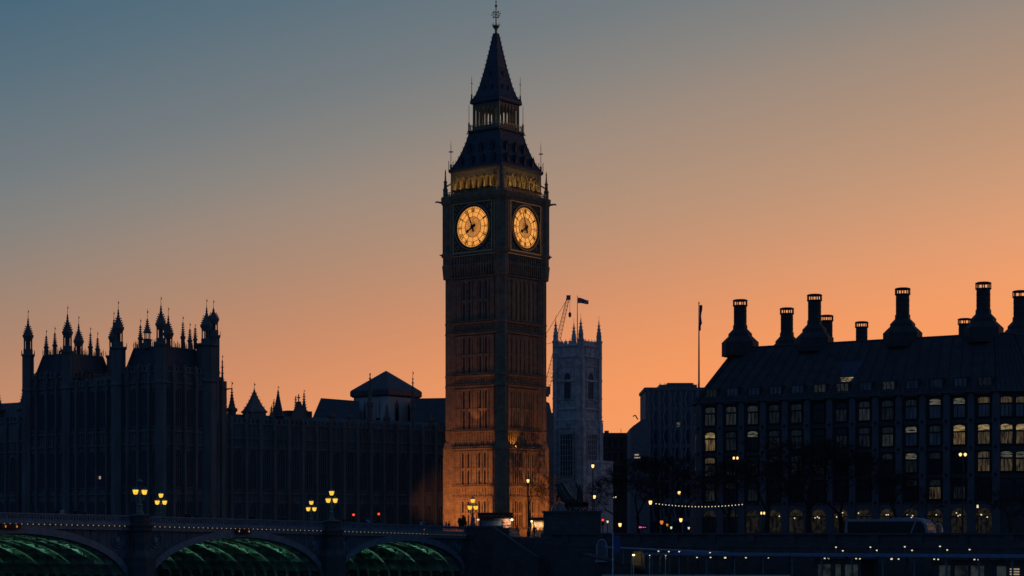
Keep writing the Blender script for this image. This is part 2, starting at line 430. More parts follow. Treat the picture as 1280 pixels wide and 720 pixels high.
for si, sp_ in enumerate(SPANS):
    for yy in (-.35, -BW + .1):
        b = MB(); arch_band(b, sp_, .85, yy, yy + .6 if yy > -5 else yy - .35); b.build('arch_ring', parapet_paint, bridge)
        b = MB(); q = arch(sp_, 40, .8)      # spandrel: between ring and cornice, set back
        vs = []
        y0, y1 = (-.5, -.2) if yy > -5 else (-BW + .2, -BW + .5)
        for x, z in q:
            zt = zp(x) - 1.6; vs += [(x, y0, min(z, zt)), (x, y1, min(z, zt)), (x, y1, zt), (x, y0, zt)]
        fs = []
        for i in range(len(q) - 1):
            a = 4 * i
            for j in range(4): fs.append((a + j, a + (j + 1) % 4, a + 4 + (j + 1) % 4, a + 4 + j))
        b._add(vs, fs); sd = b.build('spandrel', spandrel_paint, bridge)
        if yy > -5:                          # pierced gothic tracery and a shield in each spandrel corner
            b = MB()
            for e, sg in ((sp_[0], 1), (sp_[1], -1)):
                cx = e + sg * 1.6; zt = zp(cx) - 2.9
                for rr in (1.0, .62):
                    pr = None
                    for i in range(17):
                        a = i / 16 * 2 * math.pi; p = (cx + rr * math.cos(a), -.14, zt + rr * math.sin(a))
                        if pr: b.tube(pr, p, .07, 4)
                        pr = p
                b.slab([(cx - .34, zt + .36), (cx - .34, zt - .05), (cx, zt - .45), (cx + .34, zt - .05), (cx + .34, zt + .36)], -.19, -.1)
                for k in range(4):
                    x = e + sg * (3.2 + 1.25 * k); z0 = z_on(sp_, x, .85); z1 = zp(x) - 1.8
                    if z1 - z0 > .25: b.tube((x, -.15, z0), (x, -.15, z1), .06, 4)
            b.build('tracery', parapet_paint, sd)
    NR_ = 15
    for k in range(1, NR_):
        b = MB(); y = -k * (BW - .6) / NR_; arch_band(b, sp_, .06, y - .13, y + .13, 28); arch_band(b, sp_, .58, y - .04, y + .04, 28); b.build('rib', girder_paint, bridge)
    b = MB()
    p_, q_ = arch(sp_, 40, .56), arch(sp_, 40, .66); vs, fs = [], []          # curved soffit plates over the ribs
    for (x0, z0), (x1, z1) in zip(p_, q_): vs += [(x0, -BW + .8, z0), (x0, -.7, z0), (x1, -.7, z1), (x1, -BW + .8, z1)]
    for i in range(40):
        for j in range(4): fs.append((4 * i + j, 4 * i + (j + 1) % 4, 4 * i + 4 + (j + 1) % 4, 4 * i + 4 + j))
    b._add(vs, fs); b.build('soffit_plate', girder_paint, bridge)
    n = int((sp_[1] - sp_[0]) / 1.7)
    for i in range(1, n):
        x = sp_[0] + (sp_[1] - sp_[0]) * i / n; z0 = z_on(sp_, x, .04); z1 = z_on(sp_, x, .6)
        b = MB(); b.box(x - .05, x + .05, -BW + .8, -.7, z0, z1); b.build('cross_girder', girder_paint, bridge)
    m = (sp_[0] + sp_[1]) / 2
    for e, sg in ((sp_[0] + .5, 1), (sp_[1] - .5, -1)):
        for y in (-3.5, -9.5, -15.5, -21.5, -27.5):
            f = MB(); f.box(e - .2, e + .2, y - .35, y + .35, 2.0, 2.35); fx = f.build('floodlight', black_iron, bridge)
            area('green_arch_light', bridge, (e + sg * .3, y + 1.6, 2.6), (e + sg * 9.0, y - 1.0, 8.6), 16, GREEN, .4, .8, R(36))
    if si < 3:
        f = MB(); x = sp_[0] + 2
        while x < sp_[1] - 1:
            f.cur = 0; f.box(x - .05, x + .05, -BW + 1.0, -BW + 1.1, 4.4, 4.52); x += 2.9
        f.build('navigation_light', led, bridge)
for i, pc in enumerate(PIERS):
    b = MB(); zt = zp(pc)
    b.box(pc - 1.45, pc + 1.45, -BW + .1, -.35, -2, zt - 1.9)
    for yy in (.35, -BW - .35):
        b.lathe(pc, yy, [(1.9, -2), (1.9, 5.2), (1.75, 5.5), (1.28, 6.1), (1.25, zt - 2.0), (1.45, zt - 1.75), (1.45, zt - 1.4), (1.6, zt - 1.3), (1.6, zt - 1.05),
                         (1.2, zt - .95), (1.2, zt - .12), (1.32, zt - .1), (1.32, zt + .1), (.6, zt + .22)], 8)
    b.build('pier', stone_grey, bridge)
# the row of small lights under the cornice: the nearest hundred each, the rest together
xs = [1.5 + .82 * i for i in range(122)]
xs = [x for x in xs if min(abs(x - p) for p in PIERS) > 1.9]
lm = MB(); lm.box(-.05, .05, 0, .05, -.05, .05); lm = lm.mesh('cornice_light', led)
for x in xs[-100:]: inst('cornice_light', lm, bridge, (x, .47, zp(x) - 1.28))
b = MB()
for x in xs[:-100]: b.box(x - .03, x + .03, .47, .52, zp(x) - 1.31, zp(x) - 1.25)
tag(b.build('cornice_light_run', led, bridge), kind='stuff')
b = MB()
for x in (86, 87.6): b.lathe(x, .7, [(.02, zp(x) - 1.72), (.07, zp(x) - 1.62), (.07, zp(x) - 1.54), (.02, zp(x) - 1.44)], 8)
for x in (48.4, 50.2): b.lathe(x, .7, [(.02, zp(x) - 1.72), (.055, zp(x) - 1.62), (.055, zp(x) - 1.55), (.02, zp(x) - 1.46)], 8)
b.build('navigation_signal', led_orange, bridge)
b = MB(); b.box(85.4, 88.2, .3, .62, zp(87) - 1.9, zp(87) - 1.3); b.box(48, 50.6, .3, .62, zp(49) - 1.9, zp(49) - 1.3); b.build('signal_board', black_iron, bridge)

# bridge lamps: three lanterns on an ornate post
def bridge_lamp(label, s, y, unlit_top=False):
    p = Vector(P0) + U * s + (-NL) * y
    r = thing('bridge_lamp', label, 'street lamp', (p.x, p.y, zp(s) + .1), BRZ, 'three-lantern lamps on the bridge parapet')
    b = MB(); b.lathe(0, 0, [(.42, 0), (.42, .35), (.3, .45), (.26, 1.1), (.34, 1.2), (.14, 1.35), (.11, 2.3), (.18, 2.4), (.08, 2.55), (.07, 3.35), (.14, 3.4)], 8)
    b.build('post', green_iron, r)
    for sg in (-1, 1):
        b = MB(); pts = [(0, 0, 1.75), (sg * .3, 0, 1.8), (sg * .6, 0, 2.05), (sg * .72, 0, 2.38)]
        for a, c in zip(pts, pts[1:]): b.tube(a, c, .06, 5)
        b.tube((0, 0, 2.75), (sg * .5, 0, 2.42), .035, 4)
        b.build('arm', green_iron, r)
    for (x, z), off in (((-.72, 2.38), 0), ((.72, 2.38), 0), ((0, 3.38), unlit_top)):
        b = MB(); b.lathe(x, 0, [(.15, z), (.2, z + .06)], 8); b.lathe(x, 0, [(.4, z + .62), (.38, z + .68), (.2, z + .82), (.06, z + .88), (.05, z + 1.0), (.01, z + 1.06)], 8)
        for i in range(8):
            a = i * math.pi / 4; c, s_ = math.cos(a), math.sin(a)
            b.tube((x + .2 * c, .2 * s_, z + .05), (x + .37 * c, .37 * s_, z + .63), .016, 4)
        l = b.build('lantern', green_iron, r)
        g = MB(); g.lathe(x, 0, [(.17, z + .05), (.27, z + .25), (.34, z + .60), (.3, z + .63)], 8)
        g.build('lantern_glass', lamp_off if off else lamp_yellow, l)
    return r
bridge_lamp('tall lamp on the leftmost bridge pier, only its two lower lanterns glowing yellow', 67, .35, True)
bridge_lamp('three-lantern lamp on the middle pier between the two wide arches, taller of that pair', 32, .35)
bridge_lamp('three-lantern lamp at the right bridge end, in front of the lit clock tower base', .3, .35, False)
bridge_lamp('small three-lantern lamp on the far parapet, just right of the leftmost pier lamp', 33, -BW - .1)
bridge_lamp('small three-lantern lamp on the far parapet, just left of the middle pier lamp', .6, -BW - .1)

# ------------------------------------------------------------------ the clock tower
TH = R(-37.8)
TW = thing('clock_tower', 'tall gothic clock tower with glowing yellow dials and a pointed iron spire', 'clock tower', (-2.87, 352, GZ), TH)
COURSES = [(1.0, .5), (6.7, .32), (8.7, .36), (15.4, .42), (18.5, .40), (26.7, .40), (28.6, .40), (36.3, .40), (38.2, .40), (46.6, .35)]
ZONES = [(1.6, 6.6), (8.9, 15.2), (18.9, 26.4), (29.0, 36.0), (38.6, 46.3)]
b = MB()
b.box(-6.35, 6.35, -6.35, 6.35, 0, 15.4)
b.box(-6.05, 6.05, -6.05, 6.05, 15.4, 47.5)
RIBX = [-4.35, -3.15, -1.85, -.62, .62, 1.85, 3.15, 4.35]
tops = []
for q in range(4):
    b.M = rotz(q * math.pi / 2)
    for zi, (z0, z1) in enumerate(ZONES):
        w = 6.35 if z1 < 15.4 else 6.05
        for x in RIBX:
            b.box(x - .11, x + .11, -w - .2, -w + .05, z0, z1)
        for x0, x1 in zip(RIBX, RIBX[1:]):                       # cusped heads of the blind panels
            b.slab([(x0, z1), (x0, z1 - .9), ((x0 + x1) / 2, z1 - .25), (x1, z1 - .9), (x1, z1)], -w - .13, -w + .05)
            if x0 in (-1.85, -3.15, .62, 1.85) or True:
                zm = (z0 + z1) / 2
                b.box(x0 + .11, x1 - .11, -w - .1, -w + .04, zm - .15, zm + .15)
    for lo, hi in ((6.7, 8.7), (15.4, 18.5), (26.7, 28.6), (36.3, 38.2)):   # panelled bands with quatrefoil squares
        w = 6.35 if hi < 15 else 6.05
        n = 14; 
        for i in range(n + 1):
            x = -4.5 + 9.0 * i / n; b.box(x - .07, x + .07, -w - .12, -w + .03, lo + .25, hi - .1)
        b.box(-4.6, 4.6, -w - .10, -w + .03, (lo + hi) / 2 - .07, (lo + hi) / 2 + .07)
b.M = None
b.build('shaft', stone_tower, TW)
b = MB()
for z, p in COURSES:
    w = (6.35 if z < 15.5 else 6.05)
    for q in range(4):
        b.M = rotz(q * math.pi / 2)
        b.slab([(-4.85, z), (4.85, z), (4.85, z + .22), (-4.85, z + .22)], -w - p, -w + .02)
        b.slab([(-4.85, z + .22), (4.85, z + .22), (4.85, z + .36), (-4.85, z + .36)], -w - p * .6, -w + .02)
        n = 24
        for i in range(n):
            x = -4.75 + 9.5 * i / (n - 1); b.box(x - .09, x + .09, -w - p - .03, -w + .02, z + .36, z + .62)
b.M = None
b.build('string_course', stone_tower, TW)
for q in range(4):
    sx, sy = ((1, -1), (1, 1), (-1, 1), (-1, -1))[q]
    b = MB()
    c1, c2 = 5.82, 5.62
    b.lathe(c1 * sx, c1 * sy, [(1.35, 0), (1.35, 1.2), (1.22, 1.5), (1.2, 15.1), (1.3, 15.2), (1.3, 15.6), (1.0, 16.8)], 8)
    b.lathe(c2 * sx, c2 * sy, [(1.06, 15.5)] + [p for z, _ in COURSES[4:] for p in ((1.06, z - .02), (1.2, z + .02), (1.2, z + .34), (1.06, z + .4))] + [(1.06, 47)], 8)
    for i in range(8):
        a = math.pi / 8 + i * math.pi / 4; k = 1 / math.cos(math.pi / 8)
        b.tube((c2 * sx + 1.06 * k * math.cos(a), c2 * sy + 1.06 * k * math.sin(a), 16), (c2 * sx + 1.06 * k * math.cos(a), c2 * sy + 1.06 * k * math.sin(a), 46.8), .09, 4)
        b.tube((c1 * sx + 1.2 * k * math.cos(a), c1 * sy + 1.2 * k * math.sin(a), 1.5), (c1 * sx + 1.2 * k * math.cos(a), c1 * sy + 1.2 * k * math.sin(a), 15), .1, 4)
    b.build('corner_turret', stone_tower, TW)
# slit windows on the two faces that are seen
wm = {}
for zi, (z0, z1) in enumerate(ZONES):
    h = (z1 - z0) * .43
    m_ = MB(); m_.slab([(-.17, 0), (.17, 0), (.17, h - .3), (0, h), (-.17, h - .3)], -.03, .2); wm[zi] = (m_.mesh('window', glass_dark), h)
for rz_, (nx, ny) in ((0, (0, -1)), (math.pi / 2, (1, 0))):
    for zi, (z0, z1) in enumerate(ZONES):
        w = 6.35 if z1 < 15.4 else 6.05; me, h = wm[zi]
        for x in (-2.5, -1.23, 1.23, 2.5):
            for zz in (z0 + .2, z0 + (z1 - z0) * .525):
                p = rotz(rz_) @ Vector((x, -w, zz)); inst('window', me, TW, p, rz_)

# corbelling and the clock stage
b = MB()
b.lathe(0, 0, [(6.1, 46.9), (6.2, 47.4), (6.45, 48.6), (6.6, 49.0), (6.4, 49.2), (6.4, 50.6), (6.75, 50.75), (6.75, 51.1), (6.42, 51.3), (6.42, 60.0), (6.7, 60.3), (6.9, 60.9), (6.95, 61.4), (6.0, 61.5)], 4)
for q in range(4):
    b.M = rotz(q * math.pi / 2)
    for i in range(17):
        x = -4.8 + 9.6 * i / 16
        b.slab([(x - .12, 47.0), (x + .12, 47.0), (x + .12, 49.0), (x - .12, 49.0)], -6.62, -6.0)
        b.box(x - .1, x + .1, -6.62, -6.3, 49.2, 50.6)
    for i in range(23):
        x = -5.3 + 10.6 * i / 22; b.box(x - .12, x + .12, -7.0, -6.3, 59.95, 60.25)
        b.slab([(x - .18, 60.5), (x, 60.35), (x + .18, 60.5), (x, 60.75)], -6.97, -6.7)
    b.box(-5.2, 5.2, -6.47, -6.3, 59.2, 59.8)
b.M = None
b.build('clock_stage', stone_tower, TW)
for sx, sy in ((1, -1), (1, 1), (-1, 1), (-1, -1)):
    b = MB()
    b.lathe(5.95 * sx, 5.95 * sy, [(1.05, 46.6), (1.2, 48.4), (1.28, 49.0), (1.12, 49.2), (1.12, 50.5), (1.38, 50.7), (1.38, 51.15), (1.12, 51.3), (1.12, 59.8), (1.4, 60.2), (1.45, 61.2), (1.1, 61.4)], 8)
    for i in range(8):
        a = math.pi / 8 + i * math.pi / 4
        b.tube((5.95 * sx + 1.21 * math.cos(a), 5.95 * sy + 1.21 * math.sin(a), 51), (5.95 * sx + 1.21 * math.cos(a), 5.95 * sy + 1.21 * math.sin(a), 60), .09, 4)
    d = Vector((sx, sy, 0)).normalized(); o = Vector((5.95 * sx, 5.95 * sy, 60.3))
    b.tube(o + d * .8, o + d * 2.35 + Vector((0, 0, .25)), .24, 5, .14); b.tube(o + d * 2.3 + Vector((0, 0, .25)), o + d * 2.55 + Vector((0, 0, .05)), .17, 5, .08)
    b.tube(Vector((5.95 * sx, 5.95 * sy, 50.9)) + d * .8, Vector((5.95 * sx, 5.95 * sy, 51.0)) + d * 1.75, .2, 5, .1)
    b.build('corner_buttress', stone_tower, TW)
    b = MB()
    e = 6.45
    b.lathe(e * sx, e * sy, [(.3, 61.3), (.3, 62.6), (.36, 62.7), (.22, 63.0), (.18, 63.9), (.26, 64.0), (.12, 64.4), (.07, 65.6), (.1, 65.7), (.02, 66.4)], 4)
    b.tube((e * sx, e * sy, 63.2), (5.5 * sx, 5.5 * sy, 64.0), .14, 4)
    b.build('pinnacle', stone_tower, TW)

# dials: built once facing local -Y at the origin
def roman(txt):
    """strokes of a Roman numeral as bars in x,z, centred"""
    W_ = {'I': .26, 'V': .56, 'X': .58}; tot = sum(W_[c] for c in txt); x = -tot / 2; st = []
    for c in txt:
        w = W_[c]
        if c == 'I': st += [((x + w / 2, -.36), (x + w / 2, .36), .075)]
        if c == 'V': st += [((x + .04, .36), (x + w / 2, -.36), .085), ((x + w - .06, .36), (x + w / 2, -.36), .04)]
        if c == 'X': st += [((x + .05, .36), (x + w - .08, -.36), .085), ((x + w - .08, .36), (x + .05, -.36), .04)]
        x += w
    return st
def flat_bar(m, p, q, w, y0, y1):
    p, q = Vector((p[0], 0, p[1])), Vector((q[0], 0, q[1])); d = (q - p).normalized(); n = Vector((-d.z, 0, d.x)) * w
    pts = [p - n, q - n, q + n, p + n]
    m._add([(a.x, y0, a.z) for a in pts] + [(a.x, y1, a.z) for a in pts], [(0, 1, 2, 3), (7, 6, 5, 4), (0, 4, 5, 1), (1, 5, 6, 2), (2, 6, 7, 3), (3, 7, 4, 0)])
def ring(m, r0, r1, y0, y1, n=72):
    vs = []
    for i in range(n):
        a = 2 * math.pi * i / n
        for r in (r0, r1):
            for y in (y0, y1): vs.append((r * math.sin(a), y, r * math.cos(a)))
    fs = []
    for i in range(n):
        a, c = 4 * i, 4 * ((i + 1) % n)
        fs += [(a, a + 2, c + 2, c), (a + 1, c + 1, c + 3, a + 3), (a, c, c + 1, a + 1), (a + 2, a + 3, c + 3, c + 2)]
    m._add(vs, fs)
RD = 3.62
meshes = {}
m_ = MB()
n = 72
m_._add([(0, -.02, 0)] + [(RD * math.sin(2 * math.pi * i / n), -.02, RD * math.cos(2 * math.pi * i / n)) for i in range(n)], [(0, i + 1, (i + 1) % n + 1) for i in range(n)])
meshes['dial_glass'] = m_.mesh('dial_glass', dial_m)
m_ = MB()
m_._add([(0, -.035, 0)] + [(1.78 * math.sin(2 * math.pi * i / n), -.035, 1.78 * math.cos(2 * math.pi * i / n)) for i in range(n)], [(0, i + 1, (i + 1) % n + 1) for i in range(n)])
meshes['dial_centre'] = m_.mesh('dial_centre', dial_in)
m_ = MB()
ring(m_, RD - .03, RD + .3, -.26, 0); ring(m_, 3.28, 3.33, -.09, -.03); ring(m_, 2.60, 2.65, -.09, -.03); ring(m_, 1.76, 1.84, -.09, -.03)
for i in range(12):
    a = i * math.pi / 6; s_, c_ = math.sin(a), math.cos(a)
    flat_bar(m_, (1.8 * s_, 1.8 * c_), (3.62 * s_, 3.62 * c_), .035, -.09, -.03)
for i in range(60):
    a = i * math.pi / 30; s_, c_ = math.sin(a), math.cos(a)
    flat_bar(m_, (3.31 * s_, 3.31 * c_), (3.6 * s_, 3.6 * c_), .03 if i % 5 else .07, -.09, -.03)
for i in range(24):                                            # fine leadwork of the middle
    a = i * math.pi / 12
    flat_bar(m_, (.35 * math.sin(a), .35 * math.cos(a)), (1.78 * math.sin(a + .45), 1.78 * math.cos(a + .45)), .012, -.07, -.04)
    flat_bar(m_, (.35 * math.sin(a), .35 * math.cos(a)), (1.78 * math.sin(a - .45), 1.78 * math.cos(a - .45)), .012, -.07, -.04)
meshes['dial_frame'] = m_.mesh('dial_frame', black_iron)
m_ = MB()
for i, txt in enumerate(['XII', 'I', 'II', 'III', 'IIII', 'V', 'VI', 'VII', 'VIII', 'IX', 'X', 'XI']):
    a = i * math.pi / 6; s_, c_ = math.sin(a), math.cos(a)
    for p, q, w in roman(txt):
        f = lambda v: (v[0] * .8 * c_ + (2.96 + v[1] * .8) * s_, -v[0] * .8 * s_ + (2.96 + v[1] * .8) * c_)
        flat_bar(m_, f(p), f(q), w * .55, -.10, -.04)
meshes['numerals'] = m_.mesh('numerals', black_iron)
def hand(ang, L, w0, w1, tail, hour):
    m_ = MB(); s_, c_ = math.sin(ang), math.cos(ang); f = lambda x, z: (x * c_ + z * s_, -x * s_ + z * c_)
    def poly(pts, y0, y1):
        pts = [f(*p) for p in pts]; k = len(pts)
        m_._add([(x, y0, z) for x, z in pts] + [(x, y1, z) for x, z in pts], [tuple(reversed(range(k)))] + [tuple(range(k, 2 * k))] + [(i, (i + 1) % k, k + (i + 1) % k, k + i) for i in range(k)])
    y0, y1 = (-.26, -.18) if hour else (-.36, -.28)
    if hour:
        poly([(-w0, 0), (w0, 0), (w1, L * .62), (-w1, L * .62)], y0, y1)
        poly([(-.1, L * .62), (-.36, L * .72), (0, L), (.36, L * .72), (.1, L * .62)], y0 - .01, y1 + .01)
        poly([(-.12, 0), (-.34, -tail * .8), (0, -tail), (.34, -tail * .8), (.12, 0)], y0 - .012, y1 + .012)
    else:
        poly([(-w0, 0), (w0, 0), (w1, L * .9), (0, L), (-w1, L * .9)], y0, y1)
        poly([(-.1, 0), (-.2, -tail * .85), (0, -tail), (.2, -tail * .85), (.1, 0)], y0 - .01, y1 + .01)
    poly([(.34 * math.cos(i * math.pi / 8), .34 * math.sin(i * math.pi / 8)) for i in range(16)], y0 - .02, y1 + .02)
    return m_.mesh('hour_hand' if hour else 'minute_hand', black_iron)
hm = 7 + 56.6 / 60
meshes['hour_hand'] = hand(hm / 12 * 2 * math.pi, 1.75, .17, .12, .75, True)
meshes['minute_hand'] = hand(56.6 / 60 * 2 * math.pi, 3.35, .13, .05, 1.0, False)
m_ = MB()
E = 4.95
def sq_frame(m, e, w, y0, y1):
    for sg in (-1, 1):
        m.box(-e - w, e + w, y0, y1, sg * e - w, sg * e + w)
        m.box(sg * e - w, sg * e + w, y0 + .003, y1, -e + w, e - w)
sq_frame(m_, 4.95, .09, -.2, .0); sq_frame(m_, 4.35, .12, -.24, .0)
for i in range(26):
    t = -4.6 + 9.2 * i / 25
    for sg in (-1, 1):
        m_.box(sg * 4.65 - .1, sg * 4.65 + .1, -.12, 0, t - .1, t + .1); m_.box(t - .1, t + .1, -.121, 0, sg * 4.65 - .1, sg * 4.65 + .1)
ring(m_, RD + .3, RD + .45, -.3, 0)
for sx in (-1, 1):
    for sz in (-1, 1):
        pr = None
        for rr in (.5, .28):
            pr = None
            for i in range(13):
                a = i * math.pi / 6; p = (sx * 3.55 + rr * math.cos(a), -.1, sz * 3.55 + rr * math.sin(a))
                if pr: m_.tube(pr, p, .05, 4)
                pr = p
        for dx, dz in ((3.95, 2.5), (2.5, 3.95)): m_.lathe(sx * dx, -.06, [(.05, sz * dz - .25), (.16, sz * dz), (.05, sz * dz + .25)], 6)
meshes['gilt_frame'] = m_.mesh('gilt_frame', gilt)
m_ = MB(); m_.box(-4.85, 4.85, -.05, .02, -4.85, 4.85)
meshes['dial_surround'] = m_.mesh('dial_surround', mat('dark dial surround', (.07, .075, .09), .6, var=.5, scale=3))
for q in range(4):
    rz_ = q * math.pi / 2; p = rotz(rz_) @ Vector((0, -6.47, 55.45))
    dl = inst('clock_dial', meshes['dial_surround'], TW, p, rz_)
    for k in ('dial_glass', 'dial_centre', 'dial_frame', 'numerals', 'hour_hand', 'minute_hand', 'gilt_frame'):
        inst(k, meshes[k], dl, (0, -.07, 0))

# belfry: seven arches a side over an inner louvred box, flood lit from the ledge
b = MB()
for q in range(4):
    b.M = rotz(q * math.pi / 2)
    b.arcade(-4.75, 4.75, 61.5, 65.75, 7, .86, 63.5, .95, -5.75, -5.25, zsill=61.9)
    for i in range(8):
        x = -4.75 + 9.5 * i / 7; b.box(x - .1, x + .1, -5.98, -5.76, 61.5, 64.0); b.slab([(x - .12, 64), (x + .12, 64), (x, 64.6)], -5.98, -5.76)
        if i < 7:
            c = x + 9.5 / 14
            for sg in (-1, 1):
                b.tube((c + sg * .66, -5.85, 63.5), (c + sg * .38, -5.85, 64.35), .08, 4); b.tube((c + sg * .38, -5.85, 64.35), (c, -5.85, 64.95), .08, 4)
b.M = None
for sx, sy in ((1, -1), (1, 1), (-1, 1), (-1, -1)):
    b.lathe(5.25 * sx, 5.25 * sy, [(.72, 61.5), (.72, 65.75)], 8)
b.build('belfry', stone_tower, TW)
b = MB(); b.box(-4.2, 4.2, -4.2, 4.2, 61.5, 65.7)
b.build('belfry_louvre', mat('louvre', (.06, .05, .035), .8), TW)
b = MB()
for q in range(4):
    b.M = rotz(q * math.pi / 2)
    for i in range(30):
        x = -6.2 + 12.4 * i / 29; b.box(x - .06, x + .06, -6.72, -6.62, 61.35, 62.0)
    b.box(-6.4, 6.4, -6.75, -6.6, 62.0, 62.12)
b.M = None; b.build('ledge_railing', gilt, TW)
for q in range(4):
    p = rotz(q * math.pi / 2)
    for x in (-3.2, 0, 3.2):
        f = MB(); f.M = p; f.box(x - 1.3, x + 1.3, -6.98, -6.76, 62.1, 62.24); f.build('ledge_floodlight', black_iron, TW)
        area('ledge_light', TW, p @ Vector((x, -6.85, 62.3)), p @ Vector((x, -5.6, 64.0)), 21, (1, .60, .15), 2.6, .12, R(120))
    for x in (-4.9, 4.9):
        spot('ledge_spot', TW, p @ Vector((x, -6.35, 61.6)), p @ Vector((x, -5.3, 65)), 13, (1, .60, .13), R(90))
# roofs
b = MB()
b.lathe(0, 0, [(5.7, 65.6), (6.0, 65.75), (6.1, 66.1), (6.05, 66.35), (5.75, 66.4), (5.0, 67.8), (4.35, 69.3), (3.8, 70.9), (3.42, 72.4), (3.65, 72.45), (3.65, 72.75), (3.0, 72.8)], 4)
b.build('lower_roof', iron_roof, TW)
prof = [(5.75, 66.4), (5.0, 67.8), (4.35, 69.3), (3.8, 70.9), (3.42, 72.4)]
def r_at(z, pr):
    for (r0, z0), (r1, z1) in zip(pr, pr[1:]):
        if z0 <= z <= z1: return r0 + (r1 - r0) * (z - z0) / (z1 - z0)
    return pr[-1][0]
b = MB()
for q in range(4):
    b.M = rotz(q * math.pi / 2)
    for z in [66.9 + .75 * i for i in range(8)]:
        r = r_at(z, prof); b.tube((r, -r, z), (r + .12, -r - .12, z + .28), .09, 4, .05)
    for (r0, z0), (r1, z1) in zip(prof, prof[1:]): b.tube((r0, -r0, z0), (r1, -r1, z1), .1, 5)
    for i in range(15):
        x = -4.9 + 9.8 * i / 14; b.box(x - .05, x + .05, -6.06, -5.96, 66.35, 66.8)
    for i in range(1, 12):
        t = -1 + 2 * i / 12
        for (r0, z0), (r1, z1) in zip(prof, prof[1:]): b.tube((t * r0, -r0 - .01, z0), (t * r1, -r1 - .01, z1), .035, 3)
    b.lathe(5.75, -5.75, [(.16, 66.3), (.16, 67.2), (.05, 67.4), (.045, 70.3), (.01, 71.2)], 6)
    b.box(5.3, 6.2, -5.8, -5.7, 69.3, 69.42); b.box(5.7, 5.8, -6.2, -5.3, 69.305, 69.425)
    for dx, dy in ((.55, 0), (0, .55), (.0, -.55), (-.55, 0)): b.tube((5.75 + dx, -5.75 + dy, 66.3), (5.75 + dx, -5.75 + dy, 67.9), .04, 4)
b.M = None; b.build('roof_cresting', iron_roof, TW)
dm = MB(); dm.slab([(-.3, 0), (.3, 0), (.3, .9), (0, 1.5), (-.3, .9)], -.1, .8)
dm.slab([(-.42, .8), (0, 1.75), (0, 1.5), (-.3, .9)], -.2, .8); dm.slab([(.3, .9), (0, 1.5), (0, 1.75), (.42, .8)], -.2, .8)
dm.tube((0, -.15, 1.7), (0, -.15, 2.05), .05, 4); dm.box(-.36, -.3, -.16, -.05, 0, .9); dm.box(.3, .36, -.16, -.05, 0, .9)
dm = dm.mesh('roof_dormer', iron_roof)
dg = MB(); dg.slab([(-.2, .12), (.2, .12), (.2, .85), (0, 1.2), (-.2, .85)], -.12, -.09); dg = dg.mesh('dormer_opening', gilt)
for q in range(4):
    for z, n_ in ((66.75, 4), (69.0, 3)):
        r = r_at(z, prof)
        for i in range(n_):
            x = (-1 + 2 * (i + .5) / n_) * (r - .7)
            p = rotz(q * math.pi / 2) @ Vector((x, -r - .02, z)); d = inst('roof_dormer', dm, TW, p, q * math.pi / 2); 
# open lantern stage
b = MB()
for q in range(4):
    b.M = rotz(q * math.pi / 2)
    b.arcade(-2.75, 2.75, 72.8, 77.5, 6, .68, 76.0, .8, -2.95, -2.7, zsill=73.5)
    for i in range(7): b.box(-2.75 + 5.5 * i / 6 - .07, -2.75 + 5.5 * i / 6 + .07, -3.05, -2.95, 72.8, 77.2)
    b.lathe(2.78, -2.78, [(.26, 72.8), (.26, 77.5)], 8)
b.M = None; b.build('lantern_stage', mat('gilded iron', (.20, .17, .12), .5, .3), TW)
b = MB(); b.lathe(0, 0, [(.35, 72.8), (.35, 77.4)], 8); b.build('lantern_core', mat('lantern core', (.3, .26, .2), .7), TW)
for q in range(4):
    p = rotz(q * math.pi / 2); area('lantern_light', TW, p @ Vector((0, -2.2, 73.2)), p @ Vector((0, -2.6, 77)), 9, (1, .8, .55), 3.6, .3, R(170))
b = MB()
for q in range(4):
    b.M = rotz(q * math.pi / 2)
    for i in range(17): b.box(-3.4 + 6.8 * i / 16 - .035, -3.4 + 6.8 * i / 16 + .035, -3.55, -3.48, 72.7, 73.6)
    b.box(-3.5, 3.5, -3.56, -3.47, 73.6, 73.7)
    b.lathe(3.45, -3.45, [(.16, 72.5), (.16, 74.0), (.05, 74.3), (.04, 77.0), (.01, 77.6)], 6)
    b.tube((3.45, -3.45, 72.6), (3.75, -3.75, 72.2), .12, 4)
b.M = None; b.build('gallery_railing', gilt, TW)
SP = [(3.25, 77.5), (3.35, 77.7), (3.3, 78.2), (2.95, 78.45), (2.55, 79.3), (2.05, 81.0), (1.4, 84.1), (.84, 87.3), (.36, 90.3), (.4, 90.35)]
b = MB(); b.lathe(0, 0, [(2.6, 77.3)] + SP + [(.2, 90.4)], 4); b.build('spire', iron_roof, TW)
b = MB()
pr = SP[3:9]
